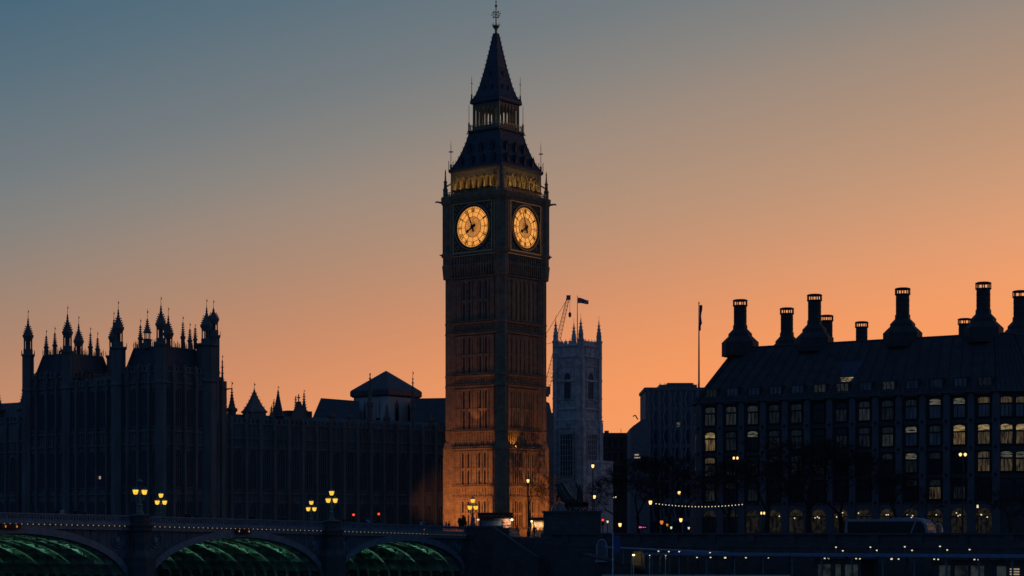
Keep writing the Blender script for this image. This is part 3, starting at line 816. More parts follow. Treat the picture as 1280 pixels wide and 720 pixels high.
for q in range(4):
    b.M = rotz(q * math.pi / 2)
    for i in range(14):
        z = 78.8 + .82 * i; r = r_at(z, pr); b.tube((r, -r, z), (r + .13, -r - .13, z + .25), .085, 4, .05)
    for (r0, z0), (r1, z1) in zip(pr, pr[1:]): b.tube((r0, -r0, z0), (r1, -r1, z1), .07, 5)
    for i in range(1, 6):
        t = -1 + i / 3
        for (r0, z0), (r1, z1) in zip(pr[:4], pr[1:4]): b.tube((t * r0, -r0 - .01, z0), (t * r1, -r1 - .01, z1), .03, 3)
    for i in range(13): b.box(-3.1 + 6.2 * i / 12 - .05, -3.1 + 6.2 * i / 12 + .05, -3.3, -3.2, 78.2, 78.6)
    b.lathe(3.1, -3.1, [(.13, 78.1), (.13, 79.2), (.045, 79.4), (.04, 82.0), (.01, 82.7)], 6); b.box(2.85, 3.35, -3.14, -3.06, 81.2, 81.28)
    for z, t in ((80.0, -.35), (80.0, .35), (82.6, 0)):
        r = r_at(z, pr); b.slab([(t * r - .16, z), (t * r + .16, z), (t * r + .16, z + .45), (t * r, z + .8), (t * r - .16, z + .45)], -r - .12, -r + .35)
b.M = None; b.build('spire_cresting', iron_roof, TW)
b = MB()
b.lathe(0, 0, [(.22, 90.3), (.22, 90.9), (.3, 91.2), (.62, 91.6), (.62, 91.75), (.3, 91.8), (.1, 92.0), (.08, 96.0), (.01, 96.6)], 8)
for i in range(8):
    a = i * math.pi / 4; c_, s_ = math.cos(a), math.sin(a)
    b.tube((.55 * c_, .55 * s_, 91.7), (.72 * c_, .72 * s_, 92.1), .06, 4)
for ax in ((1, 0), (0, 1)):
    for sg in (-1, 1):
        d = Vector((ax[0] * sg, ax[1] * sg, 0))
        for z, L in ((93.2, .62), (93.7, .95), (94.1, .6)):
            b.tube(Vector((0, 0, z)), d * L + Vector((0, 0, z + .12)), .045, 4); b.ball((d.x * L, d.y * L, z + .12), .12, 6, 4)
b.ball((0, 0, 95.3), .26, 8, 5); b.ball((0, 0, 96.1), .13, 6, 4)
b.build('finial', gilt, TW)

# flood lights on the ground washing the two seen faces; side shields keep the beam between the corner turrets
def floodlight(label, local, aim, power, shields, size=R(106), col=(1, .32, .075)):
    w = rotz(TH) @ Vector(local) + Vector((-2.87, 352, GZ)); a = rotz(TH) @ Vector(aim) + Vector((-2.87, 352, GZ))
    d = a - w; yaw = math.atan2(-d.x, d.y)
    r = thing('floodlight', label, 'floodlight', w, yaw, 'floodlights at the foot of the tower')
    b = MB(); b.lathe(0, -.1, [(.16, -.1 - (w.z - GZ - .1)), (.16, -.45), (.06, -.4), (.06, -.2)], 8); b.box(-.26, .26, -.42, -.10, -.3, .22); b.build('housing', black_iron, r)
    l = Vector((0, 0, 0)); spot('lamp', r, (0, 0, 0), (0, math.hypot(d.x, d.y), d.z), power, col, size, .9, .02)
    for x0 in shields:
        s_ = MB(); sg = 1 if x0 > 0 else -1
        x0 *= .35
        s_._add([(x0, .35, -.4), (x0 + sg * .5, .12, -.4), (x0 + sg * .5, .12, .95), (x0, .35, .95), (x0, .33, -.4), (x0 + sg * .5, .10, -.4), (x0 + sg * .5, .10, .95), (x0, .33, .95)],
                [(0, 1, 2, 3), (7, 6, 5, 4), (0, 4, 5, 1), (1, 5, 6, 2), (2, 6, 7, 3), (3, 7, 4, 0)])
        s_.build('barn_door', black_iron, r)
    return r
floodlight('floodlight with side shields before the river face of the clock tower', (-.6, -19, .5), (-.6, -6.4, 9), 10500, (.40, -.62))
floodlight('floodlight with side shields behind the tree before the right face of the clock tower', (18.5, 1.4, .5), (6.4, .8, 9), 7200, (-.44, ))
floodlight('small floodlight at the left corner of the clock tower beside the low wing', (-13, -10, .5), (-21.5, 9, 7), 2600, (), R(30))
spot('face_spot', TW, (.6, -8.8, 18.6), (.6, -5.9, 25), 300, (1, .36, .07), R(56))
spot('face_spot', TW, (7.3, -3.1, 15.6), (5.9, -3.1, 18.2), 230, (1, .38, .04), R(75))

# settle the clock stage and belfry to their measured heights
def settle(z):
    if z <= 20: return z
    if z <= 46: return z - .65 * (z - 20) / 26
    if z <= 68: return z - .65
    return z - .65 * max(0, (73 - z) / 5)
for o in list(TW.children):
    if o.type == 'MESH' and o.data.users == 1 and o.location.length < 1e-6:
        for v in o.data.vertices: v.co.z = settle(v.co.z)
    else: o.location.z = settle(o.location.z)

# ------------------------------------------------------------------ gothic palace
def gothic_wall(m, x0, x1, z0, levels, bay, rib=.22, y=0.0, proud=.35):
    """panelled front along x, facing -Y at y: buttress ribs, string courses, small blind panels; returns bay centres"""
    n = max(1, round((x1 - x0) / bay)); bw = (x1 - x0) / n
    ztop = levels[-1]
    for i in range(n + 1):
        x = x0 + i * bw
        m.box(x - rib * 1.6, x + rib * 1.6, y - proud, y + .05, z0, ztop)
        m.box(x - rib, x + rib, y - proud - .15, y - proud, z0, ztop - 1)
        m.lathe(x, y - proud * .5, [(.28, ztop), (.26, ztop + .9), (.04, ztop + 1.3)], 4)
    for lv in levels:
        m.box(x0, x1, y - proud * .7, y + .04, lv - .22, lv + .12)
    for a, c in zip(levels, levels[1:]):
        if c - a < 3:                       # a short zone is a panelled band
            k = int((x1 - x0) / .8)
            for i in range(k): m.box(x0 + (i + .5) * .8 - .08, x0 + (i + .5) * .8 + .08, y - .14, y + .04, a + .12, c - .22)
    k = int((x1 - x0) / .9)                  # pierced parapet
    for i in range(k):
        xx = x0 + (i + .5) * (x1 - x0) / k
        m.box(xx - .24, xx + .24, y - .2, y + .12, ztop + .12, ztop + .75)
    m.box(x0, x1, y - .21, y + .13, ztop + .75, ztop + .9)
    return [x0 + (i + .5) * bw for i in range(n)], bw
def window_mesh(w, h, glass=glass_lead, lights=3):
    m_ = MB(); k = 8
    pts = [(-w / 2, 0), (w / 2, 0), (w / 2, h * .8)] + [(w / 2 * math.cos(math.pi * i / k), h * .8 + h * .2 * math.sin(math.pi * i / k)) for i in range(1, k)] + [(-w / 2, h * .8)]
    m_.slab(pts, -.04, .1)
    f = MB()
    for i in range(1, lights): x = -w / 2 + w * i / lights; f.box(x - .06, x + .06, -.14, -.035, 0, h * .93)
    f.box(-w / 2, w / 2, -.13, -.036, h * .45, h * .45 + .12); f.box(-w / 2 - .1, w / 2 + .1, -.22, -.03, -.15, 0)
    for sg in (-1, 1): f.box(sg * w / 2 - .07, sg * w / 2 + .07, -.16, -.03, 0, h * .82)
    for p, q in zip(pts[2:], pts[3:]): f.tube((p[0], -.1, p[1]), (q[0], -.1, q[1]), .07, 4)
    return m_.mesh('window', glass), f.mesh('window_tracery', stone_palace)
def put_window(me, parent, p, rz=0):
    o = inst('window', me[0], parent, p, rz); inst('window_tracery', me[1], o); return o

def crocketed(m, x, y, z0, r, z1, n=8, knobs=True, vane=1.4):
    """a small spire with knobs up its edges, a finial ball and a vane rod"""
    pts = [(r, z0), (r * .62, z0 + (z1 - z0) * .3), (r * .3, z0 + (z1 - z0) * .65), (.07, z1)]
    m.lathe(x, y, pts, n)
    if knobs:
        for j in range(1, 6):
            t = j / 6; z = z0 + (z1 - z0) * t; rr = r_at(z, pts) / math.cos(math.pi / n)
            for i in range(n): 
                if n > 4 and i % 2: continue
                a = math.pi / n + 2 * math.pi * i / n
                m.tube((x + rr * math.cos(a), y + rr * math.sin(a), z), (x + (rr + .17) * math.cos(a), y + (rr + .17) * math.sin(a), z + .14), .07, 4)
    m.ball((x, y, z1), .17, 6, 4)
    if vane:
        m.tube((x, y, z1), (x, y, z1 + vane), .06, 4, .035); m.box(x, x + .22, y - .02, y + .02, z1 + vane * .6, z1 + vane * .8)

def turret(parent, x, y, zbase, r=.95, zs=32.7, zo=36.4, zt=39.6):
    b = MB()
    b.lathe(x, y, [(r, zbase), (r, zs - 6.6), (r * 1.14, zs - 6.4), (r * 1.14, zs - 6.1), (r, zs - 5.9), (r, zs - .3), (r * 1.2, zs), (r * 1.2, zs + .3), (r * .7, zs + .35)], 8)
    for i in range(8):
        a = math.pi / 8 + i * math.pi / 4; k = r / math.cos(math.pi / 8)
        b.tube((x + k * math.cos(a), y + k * math.sin(a), zbase), (x + k * math.cos(a), y + k * math.sin(a), zs), .08, 4)
        b.tube((x + k * 1.16 * math.cos(a), y + k * 1.16 * math.sin(a), zs), (x + k * 1.2 * math.cos(a), y + k * 1.2 * math.sin(a), zs + 1.0), .09, 4, .03)
    t = b.build('turret', stone_palace, parent)
    b_r = r; r = min(r, 1.0) if r < 1.3 else 1.12
    b = MB()                                  # open lantern of eight shafts
    for i in range(8):
        a = math.pi / 8 + i * math.pi / 4
        b.tube((x + r * .72 * math.cos(a), y + r * .72 * math.sin(a), zs + .3), (x + r * .72 * math.cos(a), y + r * .72 * math.sin(a), zo - .4), .13, 5)
    b.lathe(x, y, [(.16, zs), (.16, zo)], 6)
    b.lathe(x, y, [(r * .85, zs + .3), (r * .85, zs + 1.2), (r * .6, zs + 1.25)], 8)
    b.lathe(x, y, [(r * .7, zo - 1.0), (r * .86, zo - .5), (r * 1.0, zo - .2), (r * 1.0, zo + .1), (r * .8, zo + .15)], 8)
    b.build('turret_lantern', stone_palace, t)
    b = MB(); h_ = zt - zo
    b.lathe(x, y, [(r * .86, zo + .1), (r * .64, zo + h_ * .22), (r * .34, zo + h_ * .46), (.17, zo + h_ * .64), (.13, zo + h_ * .85), (.05, zt)], 8)
    for j in range(1, 5):
        t_ = j * .12; rr = r * (.86 - 1.05 * t_)
        for i in range(8): a = math.pi / 8 + i * math.pi / 4; b.tube((x + rr * math.cos(a), y + rr * math.sin(a), zo + h_ * t_), (x + (rr + .22) * math.cos(a), y + (rr + .22) * math.sin(a), zo + h_ * t_ + .15), .08, 4)
    for t_, rb in ((.62, .3), (.78, .24), (.93, .17)): b.ball((x, y, zo + h_ * t_), rb, 8, 4, .7)
    b.tube((x, y, zt), (x, y, zt + 1.5), .06, 4, .03); b.box(x, x + .2, y - .02, y + .02, zt + .95, zt + 1.25); b.build('turret_spire', stone_palace, t)
    return t
def pinnacle(parent, x, y, z0, r, z1, vane=1.2, n=4):
    b = MB(); h = z1 - z0
    b.lathe(x, y, [(r, z0), (r, z0 + h * .4), (r * 1.35, z0 + h * .44), (r * 1.35, z0 + h * .5), (r * .9, z0 + h * .52)], n)
    crocketed(b, x, y, z0 + h * .5, r * .95, z1, n, True, vane); return b.build('pinnacle', stone_palace, parent)

# --- river pavilion with two turreted towers
PA = thing('river_pavilion', 'dark gothic palace block with two clusters of tall turrets and spires, left of the photo', 'palace', (-60, 335, GZ), R(-35.7))
b = MB()
b.box(-34, 0, 0, 13.5, 0, 27.0)
b.box(-34.0, -23.5, -.01, 12, 27.0, 28.5); b.box(-10.5, 0.01, -.01, 12.0, 27.0, 28.5)
LV = [7.5, 16.0, 18.3, 26.6, 28.5]
c1, bw = gothic_wall(b, -34, -23.5, 0, LV, 2.6)
c2, _ = gothic_wall(b, -23.5, -10.5, 0, LV[:-1], 2.6)
c3, _ = gothic_wall(b, -10.5, 0, 0, LV, 2.6)
b.M = Matrix.Translation((0, 0, 0)) @ rotz(math.pi / 2)
c4, _ = gothic_wall(b, 0, 13.5, 0, LV, 2.7)
b.M = Matrix.Translation((-23.5, 0, 0)) @ rotz(math.pi / 2); gothic_wall(b, 0, 12, 26.6, [26.7, 28.5], 3)
b.M = None
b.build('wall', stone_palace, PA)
wa, wb, wc = window_mesh(1.5, 6.4), window_mesh(1.5, 6.6), window_mesh(1.4, 4.6)
wlit = (MB(), None)
for c in c1 + c2 + c3:
    put_window(wa, PA, (c, 0, 8.6)); put_window(wb, PA, (c, 0, 19.0)); put_window(wc, PA, (c, 0, 1.6))
for c in c4:
    p = rotz(math.pi / 2)
    for me, z in ((wa, 8.6), (wb, 19.0), (wc, 1.6)): put_window(me, PA, p @ Vector((c, 0, z)), math.pi / 2)
for x0, x1 in ((-33.4, -24.1), (-9.9, -.6)):
    b = MB(); i = 1.25
    pts = [(x0, .6), (x1, .6), (x1, 11.4), (x0, 11.4)]; top = [(x0 + i, .6 + i), (x1 - i, .6 + i), (x1 - i, 11.4 - i), (x0 + i, 11.4 - i)]
    b.prism(pts, 28.2, 32.9, top)
    for k in range(20):
        x = x0 + i + (x1 - x0 - 2 * i) * k / 19
        for y in (.6 + i, 11.4 - i): b.box(x - .05, x + .05, y - .04, y + .04, 32.9, 33.6); b.tube((x, y, 33.5), (x, y, 34.0 + .3 * (k % 2)), .06, 4, .02)
        y = .6 + i + (10.8 - 2 * i) * k / 19
        for x in (x0 + i, x1 - i): b.box(x - .04, x + .04, y - .05, y + .05, 32.9, 33.6 + .35 * (k % 2))
    b.build('tower_roof', slate, PA)
b = MB(); b.prism([(-23.5, .8), (-10.5, .8), (-10.5, 12.5), (-23.5, 12.5)], 27, 28.6, [(-23.5, 4), (-10.5, 4), (-10.5, 9), (-23.5, 9)])
for k in range(30):
    x = -23.3 + 12.6 * k / 29; b.box(x - .04, x + .04, 3.95, 4.05, 28.6, 29.6)
b.box(-23.4, -10.6, 3.97, 4.03, 29.3, 29.4); b.build('link_roof', slate, PA)
for x, y in ((0, 0), (-10.5, 0), (-10.5, 12), (-34, 0), (-23.5, 0), (-23.5, 11.0), (-34, 12)): turret(PA, x, y, 0 if y == 0 else 20, 1.2 if (x, y) in ((-10.5, 0), (-23.5, 11.0)) else .95)
# the fuller turret group at the inner corner of the right tower
turret(PA, -.7, 11.7, 0, 1.75, 33.6, 37.2, 40.4)
turret(PA, -.2, 12.9, 20, 1.0, 35.2, 38.4, 40.3)
pinnacle(PA, -2.2, 10.4, 33, .3, 36.6, .8, 8)
b = MB(); b.box(-1.7, .45, 11.2, 14.2, 0, 28.2); b.build('corner_bay', stone_palace, PA)
pinnacle(PA, .3, 14.6, 18, .42, 31.0)
b = MB(); b.box(-.3, .8, 14.0, 15.2, 0, 27.5); b.tube((.5, 14.6, 26.0), (2.0, 15.4, 26.2), .2, 5, .08); b.build('end_buttress', stone_palace, PA)
for x, y, zt in ((-31.3, 1.9, 36.2), (-29.0, 1.9, 36.6), (-28.6, 10, 37.2), (-26.7, 10, 36.2), (-7.0, 1.9, 36.6), (-1.8, 7.0, 37.2), (-1.8, 8.7, 36.2)): pinnacle(PA, x, y, 32.6, .34, zt, 1.3, 8)
b = MB(); b.lathe(-5.3, 1.9, [(.7, 32.6), (.7, 34.0), (.85, 34.1), (.5, 34.3)], 8)
for i in range(6): b.tube((-5.3 + .5 * math.cos(i * 1.047), 1.9 + .5 * math.sin(i * 1.047), 34.2), (-5.3 + .5 * math.cos(i * 1.047), 1.9 + .5 * math.sin(i * 1.047), 35.4), .08, 4)
b.lathe(-5.3, 1.9, [(.72, 35.3), (.72, 35.5), (.5, 35.6)], 8); crocketed(b, -5.3, 1.9, 35.5, .6, 37.6, 8, True, 1.9); b.build('roof_lantern', stone_palace, PA)
for x0 in (-33.8, -23.9, -10.3, -.4):                       # low corner pinnacles on the parapets
    pinnacle(PA, x0, 6, 28.0, .26, 30.4, .3)
b = MB(); 
for x, y in ((-29, 6), (-5.2, 6)): b.box(x - 2.2, x - 1.4, y - .5, y + .5, 32, 34.2)
b.build('chimney', stone_palace, PA)
lw = lit('faint lit window', (1, .8, .55), .35)
b = MB()
for x, z in ((-24.6, 22.8), (-15.2, 10.1)): b.box(x, x + .45, -.17, -.14, z, z + .5)
b.build('lit_pane', lw, PA)

# --- lower river range running off to the left
RR = thing('river_range', 'low gothic river front at the left edge, its base washed by warm light', 'palace', (-60, 335, GZ), R(-35.7))
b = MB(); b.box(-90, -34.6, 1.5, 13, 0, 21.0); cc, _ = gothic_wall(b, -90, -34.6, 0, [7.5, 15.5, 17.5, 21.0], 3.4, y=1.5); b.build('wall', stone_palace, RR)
b = MB(); b.prism([(-90, 2), (-34.6, 2), (-34.6, 12.5), (-90, 12.5)], 21, 25, [(-90, 6), (-34.6, 6), (-34.6, 8), (-90, 8)]); b.build('roof', slate, RR)
for c in cc: put_window(wa, RR, (c, 1.5, 8.2)); put_window(wc, RR, (c, 1.5, 1.8))
for x in (-38.2, -45, -52): pinnacle(RR, x, 2.4, 20.5, .7, 26.6)
for x in (-41.5, -36.5): b = MB(); b.box(x - .5, x + .5, 6.4, 7.6, 24, 26.2 if x < -40 else 27.0); b.build('chimney', stone_palace, RR)
p = rotz(R(-35.7)) @ Vector((-40, -5, .4)) + Vector((-60, 335, GZ))
fl = thing('floodlight', 'floodlight on the terrace before the low river front at the left edge', 'floodlight', p, R(-35.7))
b = MB(); b.lathe(0, 0, [(.2, -.4), (.2, -.2), (.06, -.15), (.06, 0)], 8); b.box(-.3, .3, -.3, -.04, -.1, .4); b.build('housing', black_iron, fl)
spot('lamp', fl, (0, 0, .2), (0, 6.5, 5.0), 450, (1, .42, .12), R(100))

# --- north range between the pavilion and the clock tower
NR = thing('north_range', 'long dark gothic range between the turreted pavilion and the clock tower', 'palace', (-52.2, 346, GZ), R(36.4))
LN = 49.5
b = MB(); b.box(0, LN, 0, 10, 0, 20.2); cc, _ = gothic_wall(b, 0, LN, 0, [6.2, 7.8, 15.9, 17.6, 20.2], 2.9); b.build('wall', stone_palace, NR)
wn, wn2 = window_mesh(1.35, 7.0), window_mesh(1.35, 4.2)
for c in cc: put_window(wn, NR, (c, 0, 8.5)); put_window(wn2, NR, (c, 0, 1.6))
b = MB(); b.prism([(0, .6), (LN, .6), (LN, 9.6), (0, 9.6)], 20.2, 22.0, [(0, 3.5), (LN, 3.5), (LN, 6.5), (0, 6.5)]); b.build('roof', slate, NR)
pinnacle(NR, 3.9, 1.5, 19.5, .68, 26.2, 1.6, 8)
b = MB(); b.lathe(8.7, 2, [(1.55, 19.5), (1.55, 22.2), (1.75, 22.3), (1.75, 22.6)], 4); crocketed(b, 8.7, 2, 22.6, 1.6, 26.4, 4); b.build('pyramid_turret', stone_palace, NR)
b = MB(); b.lathe(13.6, 2, [(.95, 19.5), (.95, 21.6), (1.1, 21.8), (.92, 22)], 8); b.lathe(13.6, 2, [(.92, 22), (.06, 26.4)], 8); crocketed(b, 13.6, 2, 24.2, .4, 26.4, 8, True, 1.0); b.build('spike_turret', slate, NR)
b = MB(); b.slab([(15.6, 20), (18.8, 20), (18.8, 21.0), (17.4, 24.6), (17.0, 24.6), (15.6, 21.0)], .4, 1.2); b.tube((17.2, .8, 24.4), (17.2, .8, 25.9), .12, 5); b.box(16.9, 17.5, .72, .88, 25.2, 25.4); b.build('gable', stone_palace, NR)
pinnacle(NR, 19.6, 3, 20, .4, 26.2, .8); pinnacle(NR, 14.4, 5, 20, .25, 24.6, .6); pinnacle(NR, 19.0, 5, 20, .25, 25.6, .4)
for t in (2, 6.2, 11.2): pinnacle(NR, t, .2, 20, .3, 23.2, .5)
pinnacle(NR, 33.4, 2.2, 20, .5, 30.4, .3, 8); pinnacle(NR, 43.0, 2.2, 20, .45, 30.0, 1.6, 8)
for t in (24, 28, 36, 46): pinnacle(NR, t, .4, 20, .4, 24.6, .3)
b = MB(); b.slab([(17.3, 23.2), (22.5, 23.2), (22.5, 20.0), (17.3, 20.0)], 5, 9); b.build('roof_block', slate, NR)

HL = thing('great_hall', 'blue slate hall roof and square tower with pyramid roof, behind the north range', 'hall', (-36.5, 375, GZ), R(8))
b = MB(); b.box(0, 26, 0, 12, 0, 22); b.build('wall', stone_palace, HL)
b = MB(); b._add([(-2.4, 0, 20.5), (7.6, 0, 20.5), (7.6, 6, 26.4), (.2, 6, 26.9), (-2.4, 12, 20.5), (7.6, 12, 20.5)], [(0, 1, 2, 3), (1, 5, 2), (5, 4, 3, 2), (4, 0, 3), (4, 5, 1, 0)]); b.build('hall_roof', slate, HL)
b = MB(); b._add([(18, 0, 20.5), (34, 0, 20.5), (34, 6, 27.4), (18, 6, 27.0), (18, 12, 20.5), (34, 12, 20.5)], [(0, 1, 2, 3), (1, 5, 2), (5, 4, 3, 2), (4, 0, 3), (4, 5, 1, 0)]); b.build('ridge_roof', slate, HL)
b = MB(); b.M = Matrix.Translation((13.1, 9, 0)) @ rotz(R(-46))
b.box(-4.5, 4.5, -4.5, 4.5, 0, 28.0)
for sg in (-1, 1):
    for x in (-2, 2): b.box(x - .35, x + .35, sg * 4.6 - .14, sg * 4.6 + .14, 23, 26.5)
b.build('tower_wall', stone_pale, HL)
for q in range(4):
    b = MB(); b.M = Matrix.Translation((13.1, 9, 0)) @ rotz(R(-46) + q * math.pi / 2)
    for x in (-1.9, 1.9):
        b = MB(); b.M = Matrix.Translation((13.1, 9, 0)) @ rotz(R(-46) + q * math.pi / 2)
        b.slab([(x - .5, 22.5), (x + .5, 22.5), (x + .5, 25.6), (x, 26.6), (x - .5, 25.6)], -4.56, -4.4); b.M = None; b.build('tower_window', glass_dark, HL)
b = MB(); b.lathe(13.1, 9, [(4.6, 27.2), (5.0, 27.5), (5.0, 28.4), (4.8, 28.7), (.3, 32.4), (.02, 32.6)], 4, rot=R(-46) + math.pi / 4); b.build('tower_roof', slate, HL)

# ------------------------------------------------------------------ office building with the tall chimneys
OB = thing('office_building', 'long dark office building with tall round chimneys and rows of half-lit windows', 'office building', (28.6, 318, GZ), R(-32.7))
stone_pier = mat('office stone', (.115, .115, .13), .75, var=.2, scale=.6)
foot = [(-.8, 3.6), (2.1, 0), (51.3, 0), (55.6, 3.3), (58, 11), (58, 62), (-.8, 62)]
b = MB(); b.prism(foot, 0, 21.6); b.build('wall', bronze_roof, OB)
b = MB()
ins = 6.2; top = [(3.6, 9.5), (6.0, 7.0), (48.6, 7.0), (51.0, 8.8), (52.4, 12), (52.4, 56), (3.6, 56)]
eave = [(-1.3, 3.5), (1.9, -.5), (51.4, -.5), (56.1, 3.0), (58.5, 11), (58.5, 62.5), (-1.3, 62.5)]
b.prism(eave, 21.6, 30.9, top)
b.build('roof', bronze_roof, OB)
b = MB()
n = len(eave)
for i in range(n):
    (x0, y0), (x1, y1) = eave[i], eave[(i + 1) % n]; (u0, v0), (u1, v1) = top[i], top[(i + 1) % n]
    L = math.hypot(x1 - x0, y1 - y0); k = max(2, int(L / (1.9 if i == 1 else .8)))
    for j in range(k + 1):
        t = j / k
        b.tube((x0 + (x1 - x0) * t, y0 + (y1 - y0) * t, 21.65), (u0 + (u1 - u0) * t, v0 + (v1 - v0) * t, 30.95), .09, 4)
    b.tube((x0, y0, 21.6), (x1, y1, 21.6), .16, 4); b.tube((u0, v0, 30.9), (u1, v1, 30.9), .14, 4)
b.build('roof_rib', mat('roof rib', (.055, .055, .06), .7), OB)
XC = [4.0 + 3.783 * i for i in range(13)]
g_dim = lit('dim office window', (.5, .72, .75) , .008, .85, base=(.012, .014, .018), scale=1.2, stretch=(3.2, 1, .5))
g_dim2 = lit('faint office window', (.75, .82, .75), .018, .85, base=(.012, .014, .018), scale=1.4, stretch=(3.2, 1, .5))
g_blue = lit('painted sky glow window', (.20, .38, .9), .013, .6, base=(.012, .018, .03), scale=.8, stretch=(3.2, 1, .5))  # sky reflected in the glass, put in as a faint blue emission
g_warm = lit('warm office window', (1.0, .64, .26), .11, .95, scale=1.6, stretch=(3.2, 1, .5))
g_warm2 = lit('warm dim office window', (1.0, .72, .36), .045, .95, scale=1.6, stretch=(3.2, 1, .5))
g_glow = lit('bright ceiling seen in window', (1.0, .70, .30), .25, .95, scale=1.1, stretch=(.7, 1, 4.0))
g_mid = lit('pale ceiling seen in window', (.9, .85, .6), .09, .98, scale=1.1, stretch=(.7, 1, 4.0))
def lun(h=.95, w=1.75):
    m_ = MB(); k = 8
    m_.slab([(-w / 2, 0), (w / 2, 0), (w / 2, h * .76)] + [(w / 2 * math.cos(math.pi * i / k), h * .76 + h * .24 * math.sin(math.pi * i / k)) for i in range(1, k)] + [(-w / 2, h * .76)], -.05, .03); return m_
def low(h=1.75, w=1.75):
    m_ = MB(); m_.slab([(-w / 2, 0), (w / 2, 0), (w / 2, h), (-w / 2, h)], -.05, .03); return m_
LUN = {g: lun().mesh('window_lunette', g) for g in (g_dim, g_dim2, g_blue, g_warm, g_warm2, g_glow, g_mid, glass_dark)}
LOW = {g: low().mesh('window', g) for g in (g_dim, g_dim2, g_blue, g_warm, g_warm2, glass_dark)}
fr = MB()
w = 1.75
for x in (-.29, .29): fr.box(x - .035, x + .035, -.12, -.04, 0, 1.75)
for sg in (-1, 1): fr.box(sg * (w / 2 + .06) - .06, sg * (w / 2 + .06) + .06, -.16, .03, -.1, 2.85)
fr.box(-w / 2, w / 2, -.2, .03, 1.75, 2.0); fr.box(-w / 2 - .12, w / 2 + .12, -.3, .03, -.18, 0)
k = 8; pts = [(w / 2 * math.cos(math.pi * i / k), 2.72 + .24 * math.sin(math.pi * i / k)) for i in range(k + 1)]
for p, q in zip(pts, pts[1:]): fr.tube((p[0], -.06, p[1]), (q[0], -.06, q[1]), .08, 4)
FR = fr.mesh('window_frame', black_iron)
D, D2, B_, K = g_dim, g_dim2, g_blue, glass_dark
ROWS = {  # per floor: (lunette, lower) for the thirteen bays
    2: [(D2, D2), (D2, D2), (D2, D2), (D, D), (D, D), (K, K), (K, D), (D, D2), (D, D), (D, B_), (g_mid, B_), (g_mid, B_), (g_warm2, B_)],
    3: [(g_glow, g_warm), (D, D), (g_mid, K), (D, D), (D, D), (K, K), (K, D), (D, D), (D, D2), (g_mid, B_), (D, B_), (g_glow, g_warm), (g_glow, g_warm2)],
    4: [(g_warm2, D2), (K, D2), (K, D), (D, K), (D, D), (D, D), (K, K), (K, K), (D, K), (g_mid, D), (D, K), (K, K), (g_warm2, g_warm2)],
    5: [(D, D2), (D, K), (K, D), (K, K), (K, K), (K, K), (K, K), (K, K), (K, K), (D, K), (D, g_warm2), (K, D), (K, K)]}
for k_, row in ROWS.items():
    z = 20.9 - 4.06 * (k_ - 2) - 2.95
    for x, (a, c) in zip(XC, row):
        o = inst('window', LOW[c], OB, (x, -.02, z)); inst('window_lunette', LUN[a], o, (0, 0, 2.0)); inst('window_frame', FR, o)
    p = Vector((-.8, 3.6, 0)); q = Vector((2.1, 0, 0)); d = (q - p).normalized(); mid = (p + q) / 2; a = math.atan2(d.y, d.x)
    nrm = Vector((d.y, -d.x, 0))
    g = {3: (g_warm, g_warm2), 4: (D2, g_warm2), 2: (D, D2), 5: (K, D)}[k_]
    o = inst('window', LOW[g[1]], OB, (mid.x + nrm.x * .02, mid.y + nrm.y * .02, z), a); inst('window_lunette', LUN[g[0]], o, (0, 0, 2.0)); inst('window_frame', FR, o)
    p = Vector((51.3, 0, 0)); q = Vector((55.6, 3.3, 0)); d = (q - p).normalized(); a = math.atan2(d.y, d.x); nrm = Vector((d.y, -d.x, 0))
    g = {2: (g_warm2, B_), 3: (g_glow, g_warm2), 4: (g_mid, g_warm2), 5: (K, K)}[k_]
    for t in (.27, .70):
        m_ = p + (q - p) * t + nrm * .02
        o = inst('window', LOW[g[1]], OB, (m_.x, m_.y, z), a); inst('window_lunette', LUN[g[0]], o, (0, 0, 2.0)); inst('window_frame', FR, o)
# piers between the bays, with a round boss at each floor
for i in range(14):
    x = 4.0 - 1.89 + 3.783 * i
    b = MB(); b.box(x - .5, x + .5, -.42, .05, 0, 21.0); b.box(x - .62, x + .62, -.5, .04, 0, 1.0); b.slab([(x - .5, 21.0), (x + .5, 21.0), (x + .2, 21.6), (x - .2, 21.6)], -.42, 0)
    pr = b.build('pier', stone_pier, OB)
    for k_ in range(4):
        b = MB(); z = 17.4 - 4.06 * k_
        b.cur = 0; b.box(x - .55, x + .55, -.48, -.42, z - .5, z + .5)
        b.cur = 1; b.M = Matrix.Translation((x, -.48, z)) @ Matrix.Rotation(R(90), 4, 'X'); b.lathe(0, 0, [(.26, 0), (.26, .05)], 12); b.M = None
        b.build('boss', [stone_pier, black_iron], pr)
for x in XC:
    for k_ in range(5):
        z = 20.9 - 4.06 * k_
        b = MB(); b.box(x - 1.35, x + 1.35, -.2, .02, z + .15, z + .75); b.build('spandrel_panel', bronze_roof, OB)
    b = MB(); b.slab([(x - 1.2, 21.3), (x + 1.2, 21.3), (x + 1.2, 21.7), (x - 1.2, 21.7)], -.75, 0); b.build('eave_hood', bronze_roof, OB)
